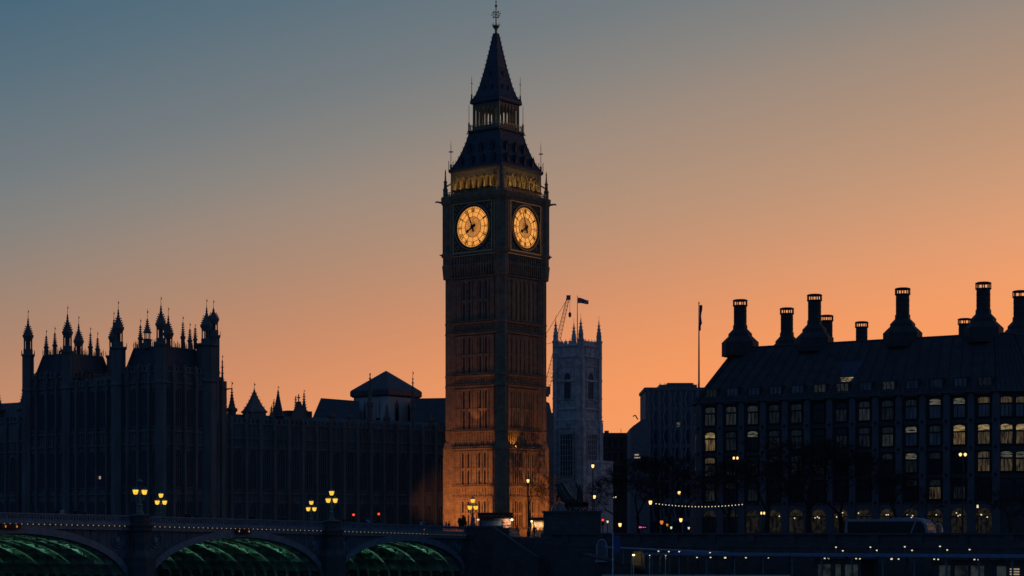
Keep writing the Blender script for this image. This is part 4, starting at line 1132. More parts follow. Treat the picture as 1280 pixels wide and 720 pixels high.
# arched ground floor with lights inside the arcade
b = MB(); b.arcade(2.1, 51.28, 0, 4.9, 13, 2.5, 3.2, 1.1, -.28, .0, pointed=False); b.build('arcade', stone_pier, OB)
g_arc = lit('lit arcade vault', (1.0, .70, .30), .018, 1.0, scale=1.6)
g_arc2 = lit('dim arcade glass', (.9, .75, .45), .010, .9, scale=1.5)
m_ = MB(); m_.slab([(-1.25, 3.2)] + [(1.25 * math.cos(math.pi * (1 - i / 8)), 3.2 + 1.1 * math.sin(math.pi * (1 - i / 8))) for i in range(8, -1, -1)][::1], -.06, .03)
AL = {g: m_.mesh('arcade_lunette', g) for g in (g_arc, g_arc2)}
m_ = MB(); m_.box(-1.25, 1.25, -.05, .03, .2, 3.15); AW = {g: m_.mesh('arcade_glass', g) for g in (g_arc2, glass_dark)}
m_ = MB(); m_.box(-1.25, 1.25, -.12, -.04, 3.1, 3.25); m_.box(-.45, -.38, -.12, -.04, .2, 3.1); m_.box(.38, .45, -.12, -.04, .2, 3.1); AF = m_.mesh('arcade_frame', black_iron)
bl = MB(); bl.ball((0, 0, 0), .14, 8, 5); BL = bl.mesh('ceiling_light', lamp_white)
for i, x in enumerate(XC):
    o = inst('arcade_lunette', AL[g_arc if i >= 3 else g_arc2], OB, (x, -.02, 0)); w_ = inst('arcade_glass', AW[g_arc2 if i > 1 else glass_dark], OB, (x, -.02, 0)); inst('arcade_frame', AF, w_)
    if i >= 3:
        for k_ in range(random.choice((1, 2, 3))): inst('ceiling_light', BL, OB, (x + random.uniform(-1, 1), -.24, random.uniform(2.9, 3.8)), 0, (.7, .7, .7))
# dormers in the roof
dmf = MB(); dmf.box(-1.15, 1.15, -1.2, .8, 0, .2); dmf.box(-1.15, 1.15, -.6, 1.6, 1.75, 1.95); dmf.box(-1.15, -.95, -.8, 1.0, .2, 1.75); dmf.box(.95, 1.15, -.8, 1.0, .2, 1.75)
for x in (-.33, .33): dmf.box(x - .04, x + .04, -.8, -.7, .2, 1.75)
DMF = dmf.mesh('roof_dormer', bronze_roof)
gm = MB(); gm.box(-.95, .95, -.68, -.64, .2, 1.75)
DG = {g: gm.mesh('dormer_window', g) for g in (g_blue, g_dim2, g_dim, g_warm2)}
for i, x in enumerate(XC):
    o = inst('roof_dormer', DMF, OB, (x, 1.0, 22.0)); inst('dormer_window', DG[{5: g_dim2, 6: g_dim2, 8: g_dim2, 12: g_dim, 0: g_dim}.get(i, g_blue)], o)
def roof_pt(x, t, lift=.12):
    return Vector((x, -.5 + 7.5 * t, 21.6 + 9.3 * t + lift))
b = MB()
x = XC[6]
q_ = [roof_pt(x - .7, .27), roof_pt(x + .7, .27), roof_pt(x + 1.1, .34), roof_pt(x - 1.1, .34)]
b._add([tuple(v) for v in q_] + [tuple(v + Vector((0, .1, -.1))) for v in q_], [(0, 1, 2, 3), (7, 6, 5, 4), (0, 4, 5, 1), (1, 5, 6, 2), (2, 6, 7, 3), (3, 7, 4, 0)]); b.build('roof_light', g_glow, OB)
b = MB()
q_ = [roof_pt(x - 1.1, .36), roof_pt(x + 1.1, .36), roof_pt(x + 2.0, .62), roof_pt(x - 2.0, .62)]
b._add([tuple(v) for v in q_] + [tuple(v + Vector((0, .1, -.1))) for v in q_], [(0, 1, 2, 3), (7, 6, 5, 4), (0, 4, 5, 1), (1, 5, 6, 2), (2, 6, 7, 3), (3, 7, 4, 0)]); b.build('skylight', glass_blue, OB)

# chimneys
cm = MB()
cm.lathe(0, 0, [(2.8, 29.6), (2.8, 31.8), (1.8, 32.85), (1.8, 33.3), (1.1, 34.1), (1.08, 34.75)], 8)
for i in range(8):
    a = math.pi / 8 + i * math.pi / 4; k = 1 / math.cos(math.pi / 8); c_, s_ = math.cos(a) * k, math.sin(a) * k
    cm.tube((2.8 * c_, 2.8 * s_, 31.8), (1.8 * c_, 1.8 * s_, 32.85), .07, 4)
CB = cm.mesh('chimney', bronze_roof)
cm = MB(); cm.lathe(0, 0, [(1.05, 34.6)] + [p for z in (35.4, 36.2, 37.0) for p in ((1.05, z - .05), (1.1, z), (1.05, z + .05))] + [(1.05, 37.8)], 20, flat=False)
CT = cm.mesh('chimney_flue', bronze_roof)
cm = MB(); cm.lathe(0, 0, [(1.05, 37.8), (1.22, 37.85), (1.22, 38.0), (.5, 38.02)], 20, flat=False); cm.lathe(0, 0, [(.5, 38.68), (1.22, 38.7), (1.22, 38.85), (.95, 38.95), (.1, 39.0)], 20, flat=False)
for i in range(8):
    a = i * math.pi / 4 + .2; cm.box(1.12 * math.cos(a) - .07, 1.12 * math.cos(a) + .07, 1.12 * math.sin(a) - .07, 1.12 * math.sin(a) + .07, 38.0, 38.7)
CC = cm.mesh('chimney_cap', bronze_roof)
for x, y, dz in ((5.4, 8, 0), (18.6, 8, 0), (33.5, 8, 0), (46.5, 8, 0), (47.9, 21.2, 0), (6.9, 22.9, 0), (8.1, 36.8, 0), (9.2, 50, 0), (26.7, 55, 0)):
    o = inst('chimney', CB, OB, (x, y, dz)); inst('chimney_flue', CT, o); inst('chimney_cap', CC, o)

# flagpole at the roof's left corner
fp = thing('flagpole', 'tall flagpole with a limp dark flag at the left corner of the office roof', 'flagpole', rotz(R(-32.7)) @ Vector((.7, 2.4, 21.6)) + Vector((28.6, 318, GZ)), 0)
b = MB(); b.lathe(0, 0, [(.16, -.6), (.12, 8), (.07, 16.4), (.12, 16.5), (.01, 16.8)], 8); b.build('pole', steel, fp)
b = MB()
for i in range(10):
    z0, z1 = 16.2 - i * .42, 16.2 - (i + 1) * .42
    f = lambda z: (.25 + .22 * math.sin(z * 1.1) ** 2) * (1 if z > 13.2 else .5)
    b._add([(.1, 0, z0), (.1 + f(z0), .2 * math.sin(z0 * 3), z0), (.1 + f(z1), .2 * math.sin(z1 * 3), z1), (.1, 0, z1), (.1, .05, z0), (.1 + f(z0), .05 + .2 * math.sin(z0 * 3), z0), (.1 + f(z1), .05 + .2 * math.sin(z1 * 3), z1), (.1, .05, z1)],
           [(0, 1, 2, 3), (7, 6, 5, 4), (1, 5, 6, 2), (0, 3, 7, 4)])
b.build('flag', flag_blue, fp)

# ------------------------------------------------------------------ white church tower
CH = thing('church_tower', 'pale stone church tower with four spiky pinnacles, right of the clock tower', 'church', (15.0, 450, GZ), R(-37.8))
b = MB(); hw = 3.75
b.box(-hw, hw, -hw, hw, 0, 43.4); b.box(-hw - .35, hw + .35, -hw - .35, hw + .35, 0, 26.3)
for z, p in ((26.3, .55), (28.9, .35), (35.3, .35), (40.8, .38), (43.3, .3)):
    b.lathe(0, 0, [(hw + .05, z - .3), (hw + p, z), (hw + p, z + .2), (hw + .05, z + .4)], 4)
for q in range(4):
    b.M = rotz(q * math.pi / 2)
    for sg in (-1, 1):
        b.box(sg * 3.3 - .55, sg * 3.3 + .55, -hw - .45, -hw + .1, 0, 40.6); b.box(sg * 3.3 - .6, sg * 3.3 + .6, -hw - .75, -hw - .3, 0, 26.0)
    for x in (-2, 0, 2): b.box(x - .12, x + .12, -hw - .12, -hw + .05, 41, 43.3)
    for i in range(6):
        x = -3.0 + 1.2 * i; b.box(x - .35, x + .35, -hw - .1, -hw + .3, 43.4, 44.5); b.tube((x, -hw + .1, 44.5), (x, -hw + .1, 45), .14, 4, .04)
    for i in range(12): b.box(-2.6 + 5.2 * i / 11 - .05, -2.6 + 5.2 * i / 11 + .05, -hw - .1, -hw + .05, 29.2, 30.6)
    b.box(-2.75, -2.2, -hw - .2, -hw + .05, 10.5, 24); b.box(2.2, 2.75, -hw - .2, -hw + .05, 10.5, 24)
    for zz in (3.0, 12.6, 24.6, 31.0, 38.6): b.box(-2.75, 2.75, -hw - .52 if zz < 26 else -hw - .2, -hw + .05, zz, zz + .3)
    for x in (-2.45, -1.7, 1.7, 2.45): b.box(x - .1, x + .1, -hw - .16, -hw + .05, 29.2, 40.6)
    for i in range(9):
        x = -2.4 + .6 * i
        b.slab([(x - .22, 38.9), (x + .22, 38.9), (x + .22, 39.7), (x, 40.2), (x - .22, 39.7)], -hw - .15, -hw + .04)
        b.slab([(x - .22, 24.9), (x + .22, 24.9), (x + .22, 25.4), (x, 25.9), (x - .22, 25.4)], -hw - .48, -hw + .04)
    for sg in (-1, 1):
        for i in range(9): b.box(sg * 3.3 - .66, sg * 3.3 + .66, -hw - .52 if i > 5 else -hw - .82, -hw - .2, 4.2 * i + 2.0, 4.2 * i + 2.25)
        b.box(sg * 1.95 - .16, sg * 1.95 + .16, -hw - .62, -hw - .2, 13.2, 23.6)
    b.box(-2.1, 2.1, -hw - .62, -hw - .2, 23.3, 23.65)
b.M = None; b.build('wall', stone_abbey, CH)
bell = window_mesh(1.6, 6.0, glass_lead, 2)
m_ = MB(); m_.box(-1.75, 1.75, -.04, .1, 0, 9.6); f_ = MB()
for i in range(6): x = -1.75 + 3.5 * i / 5; f_.box(x - .07, x + .07, -.16, -.035, 0, 9.6)
for i in range(9): f_.box(-1.8, 1.8, -.15, -.036, 1.2 * i - .05, 1.2 * i + .06)
big = (m_.mesh('window', glass_lead), f_.mesh('window_tracery', stone_abbey))
for q in (0, 1):
    p = rotz(q * math.pi / 2)
    put_window(bell, CH, p @ Vector((0, -hw - .03, 31.2 + 0)), q * math.pi / 2); put_window(big, CH, p @ Vector((0, -hw - .38, 13.6)), q * math.pi / 2)
for sx, sy in ((1, -1), (1, 1), (-1, 1), (-1, -1)):
    b = MB(); x, y = 3.55 * sx, 3.55 * sy
    b.lathe(x, y, [(.68, 40.6), (.68, 44.2), (.8, 44.4), (.8, 44.7), (.6, 44.8), (.52, 45.6), (.6, 45.7), (.26, 47.6), (.05, 49.6)], 8)
    for z, r in ((46.6, .6), (47.4, .46), (48.2, .32)):
        for i in range(4): a = i * math.pi / 2; b.tube((x + r * .8 * math.cos(a), y + r * .8 * math.sin(a), z), (x + (r * .8 + .18) * math.cos(a), y + (r * .8 + .18) * math.sin(a), z + .15), .08, 4)
    b.tube((x, y, 49.5), (x, y, 50.6), .04, 4); b.build('pinnacle', stone_abbey, CH)
b = MB(); b.box(3.4, 4.4, -2.2, 8, 0, 16.8); b.box(3.4, 4.6, -2.4, 8, 16.8, 17.3)
for i in range(1): b.box(3.9 + 1.2 * i, 4.2 + 1.2 * i, -2.5, -2.1, 8, 16.8)
b.build('aisle_wall', stone_abbey, CH)
fg = thing('flagpole', 'flagpole with a large flag flying on top of the pale church tower', 'flagpole', (15.0, 450, GZ + 43.5), 0)
b = MB(); b.lathe(0, 0, [(.12, -.4), (.1, 6), (.05, 11.5), (.1, 11.6), (.01, 11.8)], 8); b.build('pole', steel, fg)
b = MB(); Lf, Hf = 2.5, 1.35; nn = 16
def fl_pt(u, v): return (.08 + Lf * u, .22 * math.sin(u * 7), 11.3 - .62 * u + .1 * math.sin(u * 6) - Hf * v * (1 - .35 * u))
for i in range(nn):
    for j in range(8):
        u0, u1, v0, v1 = i / nn, (i + 1) / nn, j / 8, (j + 1) / 8; uc, vc = (u0 + u1) / 2, (v0 + v1) / 2
        b.cur = 0 if (abs(uc - .5) < .07 or abs(vc - .5) < .12) else (1 if (abs(uc - .5) < .12 or abs(vc - .5) < .2 or abs(abs(uc - .5) - abs(vc - .5)) < .07) else 2)
        b._add([fl_pt(u0, v0), fl_pt(u1, v0), fl_pt(u1, v1), fl_pt(u0, v1)], [(0, 1, 2, 3)])
b.build('flag', [red_cloth, flag_white, flag_blue], fg)

# ------------------------------------------------------------------ far buildings
def block(name, label, cat, pts, Y, depth, mats, roofs=()):
    x0, x1, ytop = pts; a = at(x0, ytop, Y); c = at(x1, ytop, Y)
    r = thing(name, label, cat, ((a.x + c.x) / 2, Y, GZ), 0); return r, (c.x - a.x) / 2, a.z - GZ
r, hwid, H = block('office_block', 'mid-rise block with a patterned concrete front, left of the chimneyed office building', 'office block', (807, 868, 488), 470, 20, None)
conc = mat('concrete', (.22, .23, .25), .8, var=.2, scale=.5)
b = MB(); b.box(-hwid, hwid + 6, 0, 20, 0, H); b.box(-hwid - .3, hwid + 6, -.35, 20, H, H + .7); b.build('wall', mat('dark concrete', (.17, .18, .20), .8), r)
b = MB()
for i in range(6):
    x = -hwid + .3 + 2.6 * i
    for j in range(9):
        z = H - 4.4 * (j + 1)
        if z < 2: break
        b.slab([(x, z), (x + .35, z), (x + .8, z + 2.2), (x + .35, z + 4.4), (x, z + 4.4), (x + .4, z + 2.2)], -.3, .02)
        b.slab([(x + 1.55, z), (x + 1.9, z), (x + 1.5, z + 2.2), (x + 1.9, z + 4.4), (x + 1.55, z + 4.4), (x + 1.1, z + 2.2)], -.3, .02)
b.build('facade_lattice', conc, r)
b = MB()
for i in range(6):
    for j in range(8): b.box(-hwid + 1.3 + 2.6 * i, -hwid + 2.7 + 2.6 * i, -.06, .03, H - 4.4 * (j + 1) + .5, H - 4.4 * j - .6)
b.build('window_glass', glass_blue, r)
b = MB(); b.box(-hwid + 3.6, hwid + 1, 4, 14, H + .7, H + 1.7)
for i in range(9): b.box(-hwid + 3.7 + i * 1.15, -hwid + 3.85 + i * 1.15, 3.8, 4, H + .7, H + 2.0)
b.box(-hwid + 5.5, hwid, 3.7, 12, H + 1.7, H + 2.1); b.build('roof_plant', steel, r)
b = MB(); b.box(hwid - 4.2, hwid - 3.2, -.1, -.05, H - 8.7, H - 7.7); b.build('lit_window', g_mid, r)
r, hwid, H = block('stepped_building', 'dark stepped building with a sloped shoulder between the far block and the open sky', 'building', (788, 803, 524), 460, 14, None)
b = MB(); b.slab([(-hwid, 0), (hwid + 2, 0), (hwid + 2, H), (hwid, H), (-hwid + .6, H - 1.6), (-hwid, H - 2.4)], 0, 14); b.build('wall', MATS['dark concrete'], r)
b = MB(); b.tube((hwid - 1, 1, H), (hwid - 1.6, 1, H + 1), .14, 4); b.tube((hwid - 1.6, 1, H + 1), (hwid - 2.2, 1, H + .7), .12, 4); b.build('roof_mast', steel, r)
b = MB(); b.box(-.5, .9, -.05, .02, H - 9.2, H - 8.9); b.box(-.4, .6, -.05, .02, H - 8.5, H - 8.2); b.build('lit_window', lw, r)
r, hwid, H = block('low_terrace', 'low dark flat-topped building under the open sky right of the church tower', 'building', (748, 796, 541), 480, 16, None)
b = MB(); b.box(-hwid, hwid, 0, 16, 0, H); b.box(-hwid, hwid, -.3, 0, H - 1.2, H - .9)
for j in range(5): b.box(-hwid, hwid, -.2, 0, H - 4 - 3.2 * j, H - 3.7 - 3.2 * j)
b.build('wall', mat('sooty brick', (.12, .10, .09), .9), r)
b = MB()
for j in range(5):
    for i in range(6): b.box(-hwid + .7 + i * 1.5, -hwid + 1.6 + i * 1.5, -.05, .03, H - 3.4 - 3.2 * j, H - 1.6 - 3.2 * j)
b.build('window_glass', glass_dark, r)
b = MB(); b.box(-1.2, -.9, -.08, -.05, H - 16, H - 15.7); b.box(-.6, -.3, -.08, -.05, H - 15.9, H - 15.6); b.box(2.5, 2.8, -.08, -.05, H - 15.8, H - 15.5); b.build('lit_window', lamp_white, r)
b = MB(); b.tube((1, 3, H), (1, 3, H + 1.2), .06, 4); b.box(-3, -2, 3, 5, H, H + .7); b.build('roof_vent', steel, r)
r, hwid, H = block('abbey_wing', 'dark stone wing showing between the clock tower and the pale church tower', 'building', (660, 692, 516), 430, 14, None)
b = MB(); b.box(-hwid, hwid, 0, 14, 0, H); b.slab([(hwid - 1.7, H), (hwid - .4, H), (hwid - .9, H + 2.2), (hwid - 1.7, H + 2.6)], 1, 3); b.build('wall', stone_palace, r)

# ------------------------------------------------------------------ crane far behind
CR = thing('tower_crane', 'lattice jib of a tower crane with hanging hook, seen beside the clock tower', 'crane', at(676, 668, 620) + Vector((0, 0, GZ - 8)), 0)
def lattice(m, p, q, w0, w1, n, r=.09):
    r *= .6
    p, q = Vector(p), Vector(q); d = (q - p).normalized(); u = Vector((0, 1, 0)); v = d.cross(u).normalized()
    def cs(t):
        c = p + (q - p) * t; w = w0 + (w1 - w0) * t
        return [c + u * w + v * w, c - u * w + v * w, c - u * w - v * w, c + u * w - v * w]
    for i in range(n):
        a, c = cs(i / n), cs((i + 1) / n)
        for j in range(4):
            m.tube(a[j], c[j], r * 1.3, 4); m.tube(a[j], c[(j + 1) % 4], r * .7, 3); m.tube(a[j], a[(j + 1) % 4], r * .7, 3)
pv = (2.6, 0, 46)
b = MB(); lattice(b, (0, 0, 0), (0, 0, 44), .9, .9, 22, .12); b.build('mast', crane_m, CR)
b = MB(); b.box(-4.5, 2.6, -1.2, 1.2, 44, 45.2); b.box(1.4, 3.0, -2.6, -1.2, 44.6, 47.0); b.box(-5.5, -3, -1.4, 1.4, 42.6, 45.2); b.build('machinery_deck', crane_m, CR)
tipp = (8.6, 0, 75.2)
b = MB(); lattice(b, (1.6, 0, 45.2), tipp, .95, .4, 24, .11); b.box(8.1, 9.4, -.6, .6, 74.6, 76.0); b.build('jib', crane_m, CR)
b = MB(); lattice(b, (-2.2, 0, 45), (-.6, 0, 60), .7, .35, 9, .1); b.tube((-.6, 0, 60), tipp, .07, 4); b.tube((-.6, .5, 60), (-4.6, .5, 45), .08, 4); b.tube((-.4, 0, 60), (5.2, 0, 61.5), .06, 4); b.build('gantry_frame', crane_m, CR)
b = MB(); b.tube((9.2, 0, 75), (9.2, 0, 70.5), .05, 4); b.lathe(9.2, 0, [(.1, 69), (.45, 69.4), (.45, 70.3), (.1, 70.8)], 8); b.build('hook_block', black_iron, CR)

# ------------------------------------------------------------------ trees
def tree_meshes(seed, H=15.0, spread=.62, depth=6):
    rnd = random.Random(seed); tr, cr = MB(), MB()
    def grow(p, d, L, r, k):
        nseg = 2 if k > 2 else 3; q = p
        for i in range(nseg):
            dd = (d + Vector((rnd.uniform(-1, 1), rnd.uniform(-1, 1), rnd.uniform(-.5, .6))) * .16).normalized()
            q2 = q + dd * (L / nseg); r2 = r * (1 - .32 / nseg)
            (tr if k < 3 else cr).tube(q, q2, r, 6 if k < 2 else (4 if k < 3 else 3), r2); q, d, r = q2, dd, r2
            for _ in range(2 if k >= 3 else 0):
                s_ = Vector((rnd.uniform(-1, 1), rnd.uniform(-1, 1), rnd.uniform(-.6, .9))).normalized()
                cr.tube(q, q + s_ * L * .75, max(.024, r * .5), 3, .018)
        if k >= depth: return
        n = rnd.choice((2, 3, 3)) if k < 4 else rnd.choice((2, 2, 3))
        a0 = rnd.uniform(0, 6.28)
        for i in range(n):
            a = a0 + i * 6.28 / n + rnd.uniform(-.4, .4); u = d.orthogonal().normalized(); w = d.cross(u)
            tilt = rnd.uniform(.35, spread + .2)
            nd = (d * math.cos(tilt) + (u * math.cos(a) + w * math.sin(a)) * math.sin(tilt)).normalized(); nd.z += .12
            grow(q, nd.normalized(), L * rnd.uniform(.62, .82), max(.028, r * .66), k + 1)
    grow(Vector((0, 0, 0)), Vector((0, 0, 1)), H * .26, H * .022, 0)
    return tr.mesh('trunk', bark), cr.mesh('crown', twig)
TM = [tree_meshes(3, 15), tree_meshes(11, 15, .75), tree_meshes(29, 15, .55)]
def tree(label, px, Y, h, k, rz, z=GZ, group='bare trees along the embankment', wide=1.0):
    p = at(px, 668, Y); r = thing('bare_tree', label, 'tree', (p.x, p.y, z), rz, group); s_ = h / 15
    r.scale = (s_ * wide, s_ * wide, s_); inst('trunk', TM[k][0], r); inst('crown', TM[k][1], r); return r
LG = 6.7
for a in [('wide bare tree nearest the church tower, in front of the low flat-topped building', 775, 345, 13, 0, .3, GZ, 1.1),
          ('bare tree in front of the stepped building', 798, 352, 15.5, 1, 1.2, GZ, 1.1),
          ('tall bare tree right under the patterned office block', 822, 338, 17, 2, 2.1, GZ, 1.15),
          ('bare tree directly left of the chimneyed office building corner', 848, 330, 16.5, 0, 3.0, GZ, 1.1),
          ('dense bare tree in the gap behind the string of bulbs', 836, 316, 13, 1, 4.4, GZ, 1.3),
          ('bare tree before the fourth window bay of the office building', 958, 284, 17.5, 1, 4.0, LG, 1.25),
          ('tall bare tree before the middle of the office building, left of the coach', 1012, 279, 18, 2, 5.1, LG, 1.3),
          ('small bare tree at the left end of the office arcade', 912, 292, 15, 2, .9, LG, 1.2),
          ('bare tree behind the tail of the parked coach', 1052, 281, 16, 0, 1.7, LG, 1.3),
          ('bare tree at the far right in front of the arcade', 1262, 256, 8.5, 1, 2.6, LG, 1.3),
          ('bare tree behind the coach, under the right twin lamp side of the office', 1120, 274, 12, 2, 3.3, LG, 1.3)]:
    tree(*a[:7], wide=a[7])
tw = rotz(TH) @ Vector((11.0, 1.5, 0)) + Vector((-2.87, 352, 0))
r = thing('bare_tree', 'small bare tree lit orange against the right face of the clock tower', 'tree', (tw.x, tw.y, GZ), .6); r.scale = (.8, .8, .85); inst('trunk', TM[1][0], r); inst('crown', TM[1][1], r)
r = thing('small_tree', 'small dark leafy tree left of the bridge-end lamp, before the lit tower base', 'tree', at(578, 668, 305).xy.to_3d() + Vector((0, 0, GZ)), 0)
b = MB(); b.tube((0, 0, 0), (.05, 0, 1.6), .09, 6, .06)
for i in range(5): a = i * 1.3; b.tube((.05, 0, 1.3), (.5 * math.cos(a), .5 * math.sin(a), 2.2), .04, 4, .02)
b.build('trunk', bark, r)
b = MB(); rnd = random.Random(5)
for i in range(900):
    d = Vector((rnd.gauss(0, 1), rnd.gauss(0, 1), rnd.gauss(0, 1))).normalized() * rnd.random() ** .4
    c = Vector((d.x * .75, d.y * .75, 2.25 + d.z * .95 + .25 * math.sin(d.x * 5))); u = Vector((rnd.uniform(-1, 1), rnd.uniform(-1, 1), rnd.uniform(-1, 1))).normalized() * .13; w = u.orthogonal().normalized() * .08
    b._add([c - u, c + w, c + u, c - w], [(0, 1, 2, 3)])
b.build('crown', leaf, r)

# ------------------------------------------------------------------ figures
def skin_mesh(name, verts, edges, radii, mats, zsplit=None, root=0, levels=1):
    me = bpy.data.meshes.new(name); me.from_pydata(verts, edges, []); o = bpy.data.objects.new(name, me); COL.objects.link(o)
    md = o.modifiers.new('skin', 'SKIN'); md.use_smooth_shade = True
    for i, rr in enumerate(radii):
        rr = rr if isinstance(rr, tuple) else (rr, rr)
        me.skin_vertices[0].data[i].radius = rr; me.skin_vertices[0].data[i].use_root = (i == root)
    ss = o.modifiers.new('sub', 'SUBSURF'); ss.levels = levels; ss.render_levels = levels
    dg = bpy.context.evaluated_depsgraph_get(); dg.update()
    m2 = bpy.data.meshes.new_from_object(o.evaluated_get(dg)); m2.name = name
    bpy.data.objects.remove(o); m2.materials.clear()
    for m in mats: m2.materials.append(m)
    if zsplit:
        for p in m2.polygons: p.material_index = zsplit(p.center)
    for p in m2.polygons: p.use_smooth = True
    return m2
def person_mesh(stride, arm, trousers, coat):
    s_ = stride
    V = [(0, 0, .95), (0, 0, 1.14), (0, 0, 1.32), (0, .01, 1.47), (0, 0, 1.56), (0, -.01, 1.65), (0, 0, 1.74),
         (.1, 0, .9), (.1, -s_ * .5 - .02, .5), (.1, -s_ * .8 + .02, .09), (.11, -s_ * .8 - .13, .04),
         (-.1, 0, .9), (-.1, s_ * .4 - .03, .5), (-.1, s_ * .9 + .02, .1), (-.11, s_ * .9 - .12, .04),
         (.18, 0, 1.41), (.25, .03 + arm * .2, 1.13), (.25, -.1 + arm * .25, .9), (.25, -.14 + arm * .25, .81),
         (-.18, 0, 1.41), (-.25, .03 - arm * .2, 1.13), (-.24, -.12 - arm * .2, .9), (-.24, -.16 - arm * .2, .82)]
    E_ = [(0, 1), (1, 2), (2, 3), (3, 4), (4, 5), (5, 6), (0, 7), (7, 8), (8, 9), (9, 10), (0, 11), (11, 12), (12, 13), (13, 14), (2, 15), (15, 16), (16, 17), (17, 18), (2, 19), (19, 20), (20, 21), (21, 22)]
    rad = [(.16, .12), (.15, .11), (.17, .12), .06, .065, (.08, .095), .05, .1, .07, .05, .045, .1, .07, .05, .045, .075, .055, .042, .045, .075, .055, .042, .045]
    def zs(c):
        if c.z > 1.47: return 2
        if c.z < .9 and abs(c.x) > .19: return 2
        if c.z < .1: return 3
        return 0 if c.z < .86 else 1
    return skin_mesh('person', V, E_, rad, [cloth[trousers], cloth[coat], skin, black_iron], zs)
hb = MB(); hb.ball((0, .025, 1.685), .108, 10, 6, .95); HAIR = hb.mesh('hair', hair_m, smooth=True)
PM = {('a', 'dark'): person_mesh(0, .1, 'dark', 'dark'), ('b', 'navy'): person_mesh(.28, .6, 'navy', 'navy'), ('c', 'grey'): person_mesh(.2, -.5, 'dark', 'grey'), ('d', 'pale'): person_mesh(.1, .3, 'grey', 'pale'), ('e', 'brown'): person_mesh(.05, .9, 'dark', 'brown')}
def person(key, label, loc, rz, group=None, sc=1.0):
    me = PM[key]; o = bpy.data.objects.new('person', me); COL.objects.link(o); o.location = loc; o.rotation_euler = (0, 0, rz); o.scale = (sc,) * 3
    tag(o, label, 'person', group); inst('hair', HAIR, o); return o
rnd = random.Random(21); keys = list(PM)
def on_bridge(s, w): p = P0 + U * s + NL * w; return Vector((p.x, p.y, zp(s) - 1.02))
spots_ = [88, 85.5, 80, 76, 74.8, 71.5, 64, 60, 57, 55.8, 54.2, 51, 46, 44, 42.6, 38, 27, 25.5, 20, 17.4, 12, 9.6, 8.7, 6.3, 5.1, 3.6, 2.6, 1.4]
for i, s_ in enumerate(spots_):
    key = keys[(i * 3 + 1) % 5]
    if key[1] in ('pale',) : key = keys[0]
    person(key, 'dark pedestrian on the bridge footway, only head and shoulders above the parapet', on_bridge(s_, rnd.uniform(1.6, 4.4)), BRZ + rnd.choice((R(90), R(-90), R(180))) + rnd.uniform(-.3, .3), 'pedestrians behind the bridge parapet', rnd.uniform(.95, 1.06))
person(('d', 'pale'), 'pedestrian in a pale coat leaning by the parapet over the leftmost arch', on_bridge(77.8, 1.2), BRZ + R(90))
person(('d', 'pale'), 'pedestrian in pale coat on the bridge between the red signals and tower lamp', on_bridge(10.5, 1.3), BRZ + R(180))
K2 = at(674, 668, 300); K2.z = GZ
person(('a', 'dark'), 'person in black standing before the bright snack kiosk', (K2.x + .75, K2.y - 2.0, GZ), R(200))
person(('c', 'grey'), 'person in grey jacket waiting left of the bright snack kiosk', (K2.x - 1.6, K2.y - 1.5, GZ), R(60))
person(('b', 'navy'), 'person in navy coat between the grey jacket and the bright kiosk', (K2.x - .75, K2.y - 1.4, GZ), R(150))
person(('e', 'brown'), 'person in brown coat by the lit shelves of the souvenir stall', (at(646, 668, 306).x, 306, GZ), R(120))

# ------------------------------------------------------------------ kiosks
K1 = at(619, 668, 311); K1.z = GZ
r = thing('souvenir_kiosk', 'dark souvenir kiosk with shuttered front and lit shelves at its right, before the tower', 'kiosk', K1, R(4))
b = MB(); b.box(-2.4, 2.5, 0, 2.2, 0, 2.95); b.build('body', mat('kiosk panel', (.05, .055, .065), .6), r)
b = MB(); b.box(-2.65, 2.75, -.5, 2.4, 2.95, 3.75); b.box(-2.75, 2.85, -.6, 2.5, 3.75, 3.85); b.build('fascia', mat('kiosk fascia', (.06, .025, .02), .6), r)
b = MB()
for i in range(22):
    x = -2.0 + .16 * i; 
    if i % 6 == 5: continue
    b.box(x, x + .1, -.53, -.5, 3.2, 3.48); b.box(x, x + .13, -.53, -.501, 3.3 + .05 * (i % 3), 3.36 + .05 * (i % 3))
b.build('sign_lettering', mat('sign lettering', (.25, .13, .11), .6), r)
b = MB()
for i in range(14): b.box(-2.1, .95, -.08, .02, .9 + .12 * i, 1.0 + .12 * i)
b.build('shutter', mat('blue shutter', (.10, .17, .28), .5), r)
b = MB(); b.box(1.2, 2.45, -.05, .02, .7, 2.8); bk = b.build('display_shelf', mat('shelf board', (.45, .36, .28), .8), r)
b = MB(); rn2 = random.Random(4)
for j in range(5):
    b.cur = 0; b.box(1.2, 2.45, -.3, -.05, .7 + .42 * j, .74 + .42 * j)
    for i in range(7):
        b.cur = rn2.choice((0, 1, 2)); x = 1.28 + .165 * i; b.box(x, x + .12, -.26, -.08, .741 + .42 * j, .741 + .42 * j + rn2.uniform(.12, .3))
b.build('goods', [mat('goods pale', (.6, .5, .4), .7), mat('goods red', (.4, .06, .05), .7), mat('goods blue', (.08, .1, .3), .7)], bk)
for x, z, m_ in ((-2.75, 2.72, lamp_white), (2.62, 2.72, lamp_hot)):
    b = MB(); b.box(x - .05, x + .05, -.7, -.1, z + .18, z + .22); h = b.build('lamp_bracket', black_iron, r)
    b = MB(); b.lathe(x, -.65, [(.05, z + .18), (.2, z + .05), (.17, z - .1), (.03, z - .14)], 8); b.build('lamp_glass', m_, h)
area('shelf_light', r, (1.9, -1.1, 2.75), (1.85, -.1, 1.5), 42, (1, .68, .38), 1.1, .15)
r = thing('snack_kiosk', 'small brightly lit snack kiosk with an open front, right of the souvenir kiosk', 'kiosk', K2, R(-6))
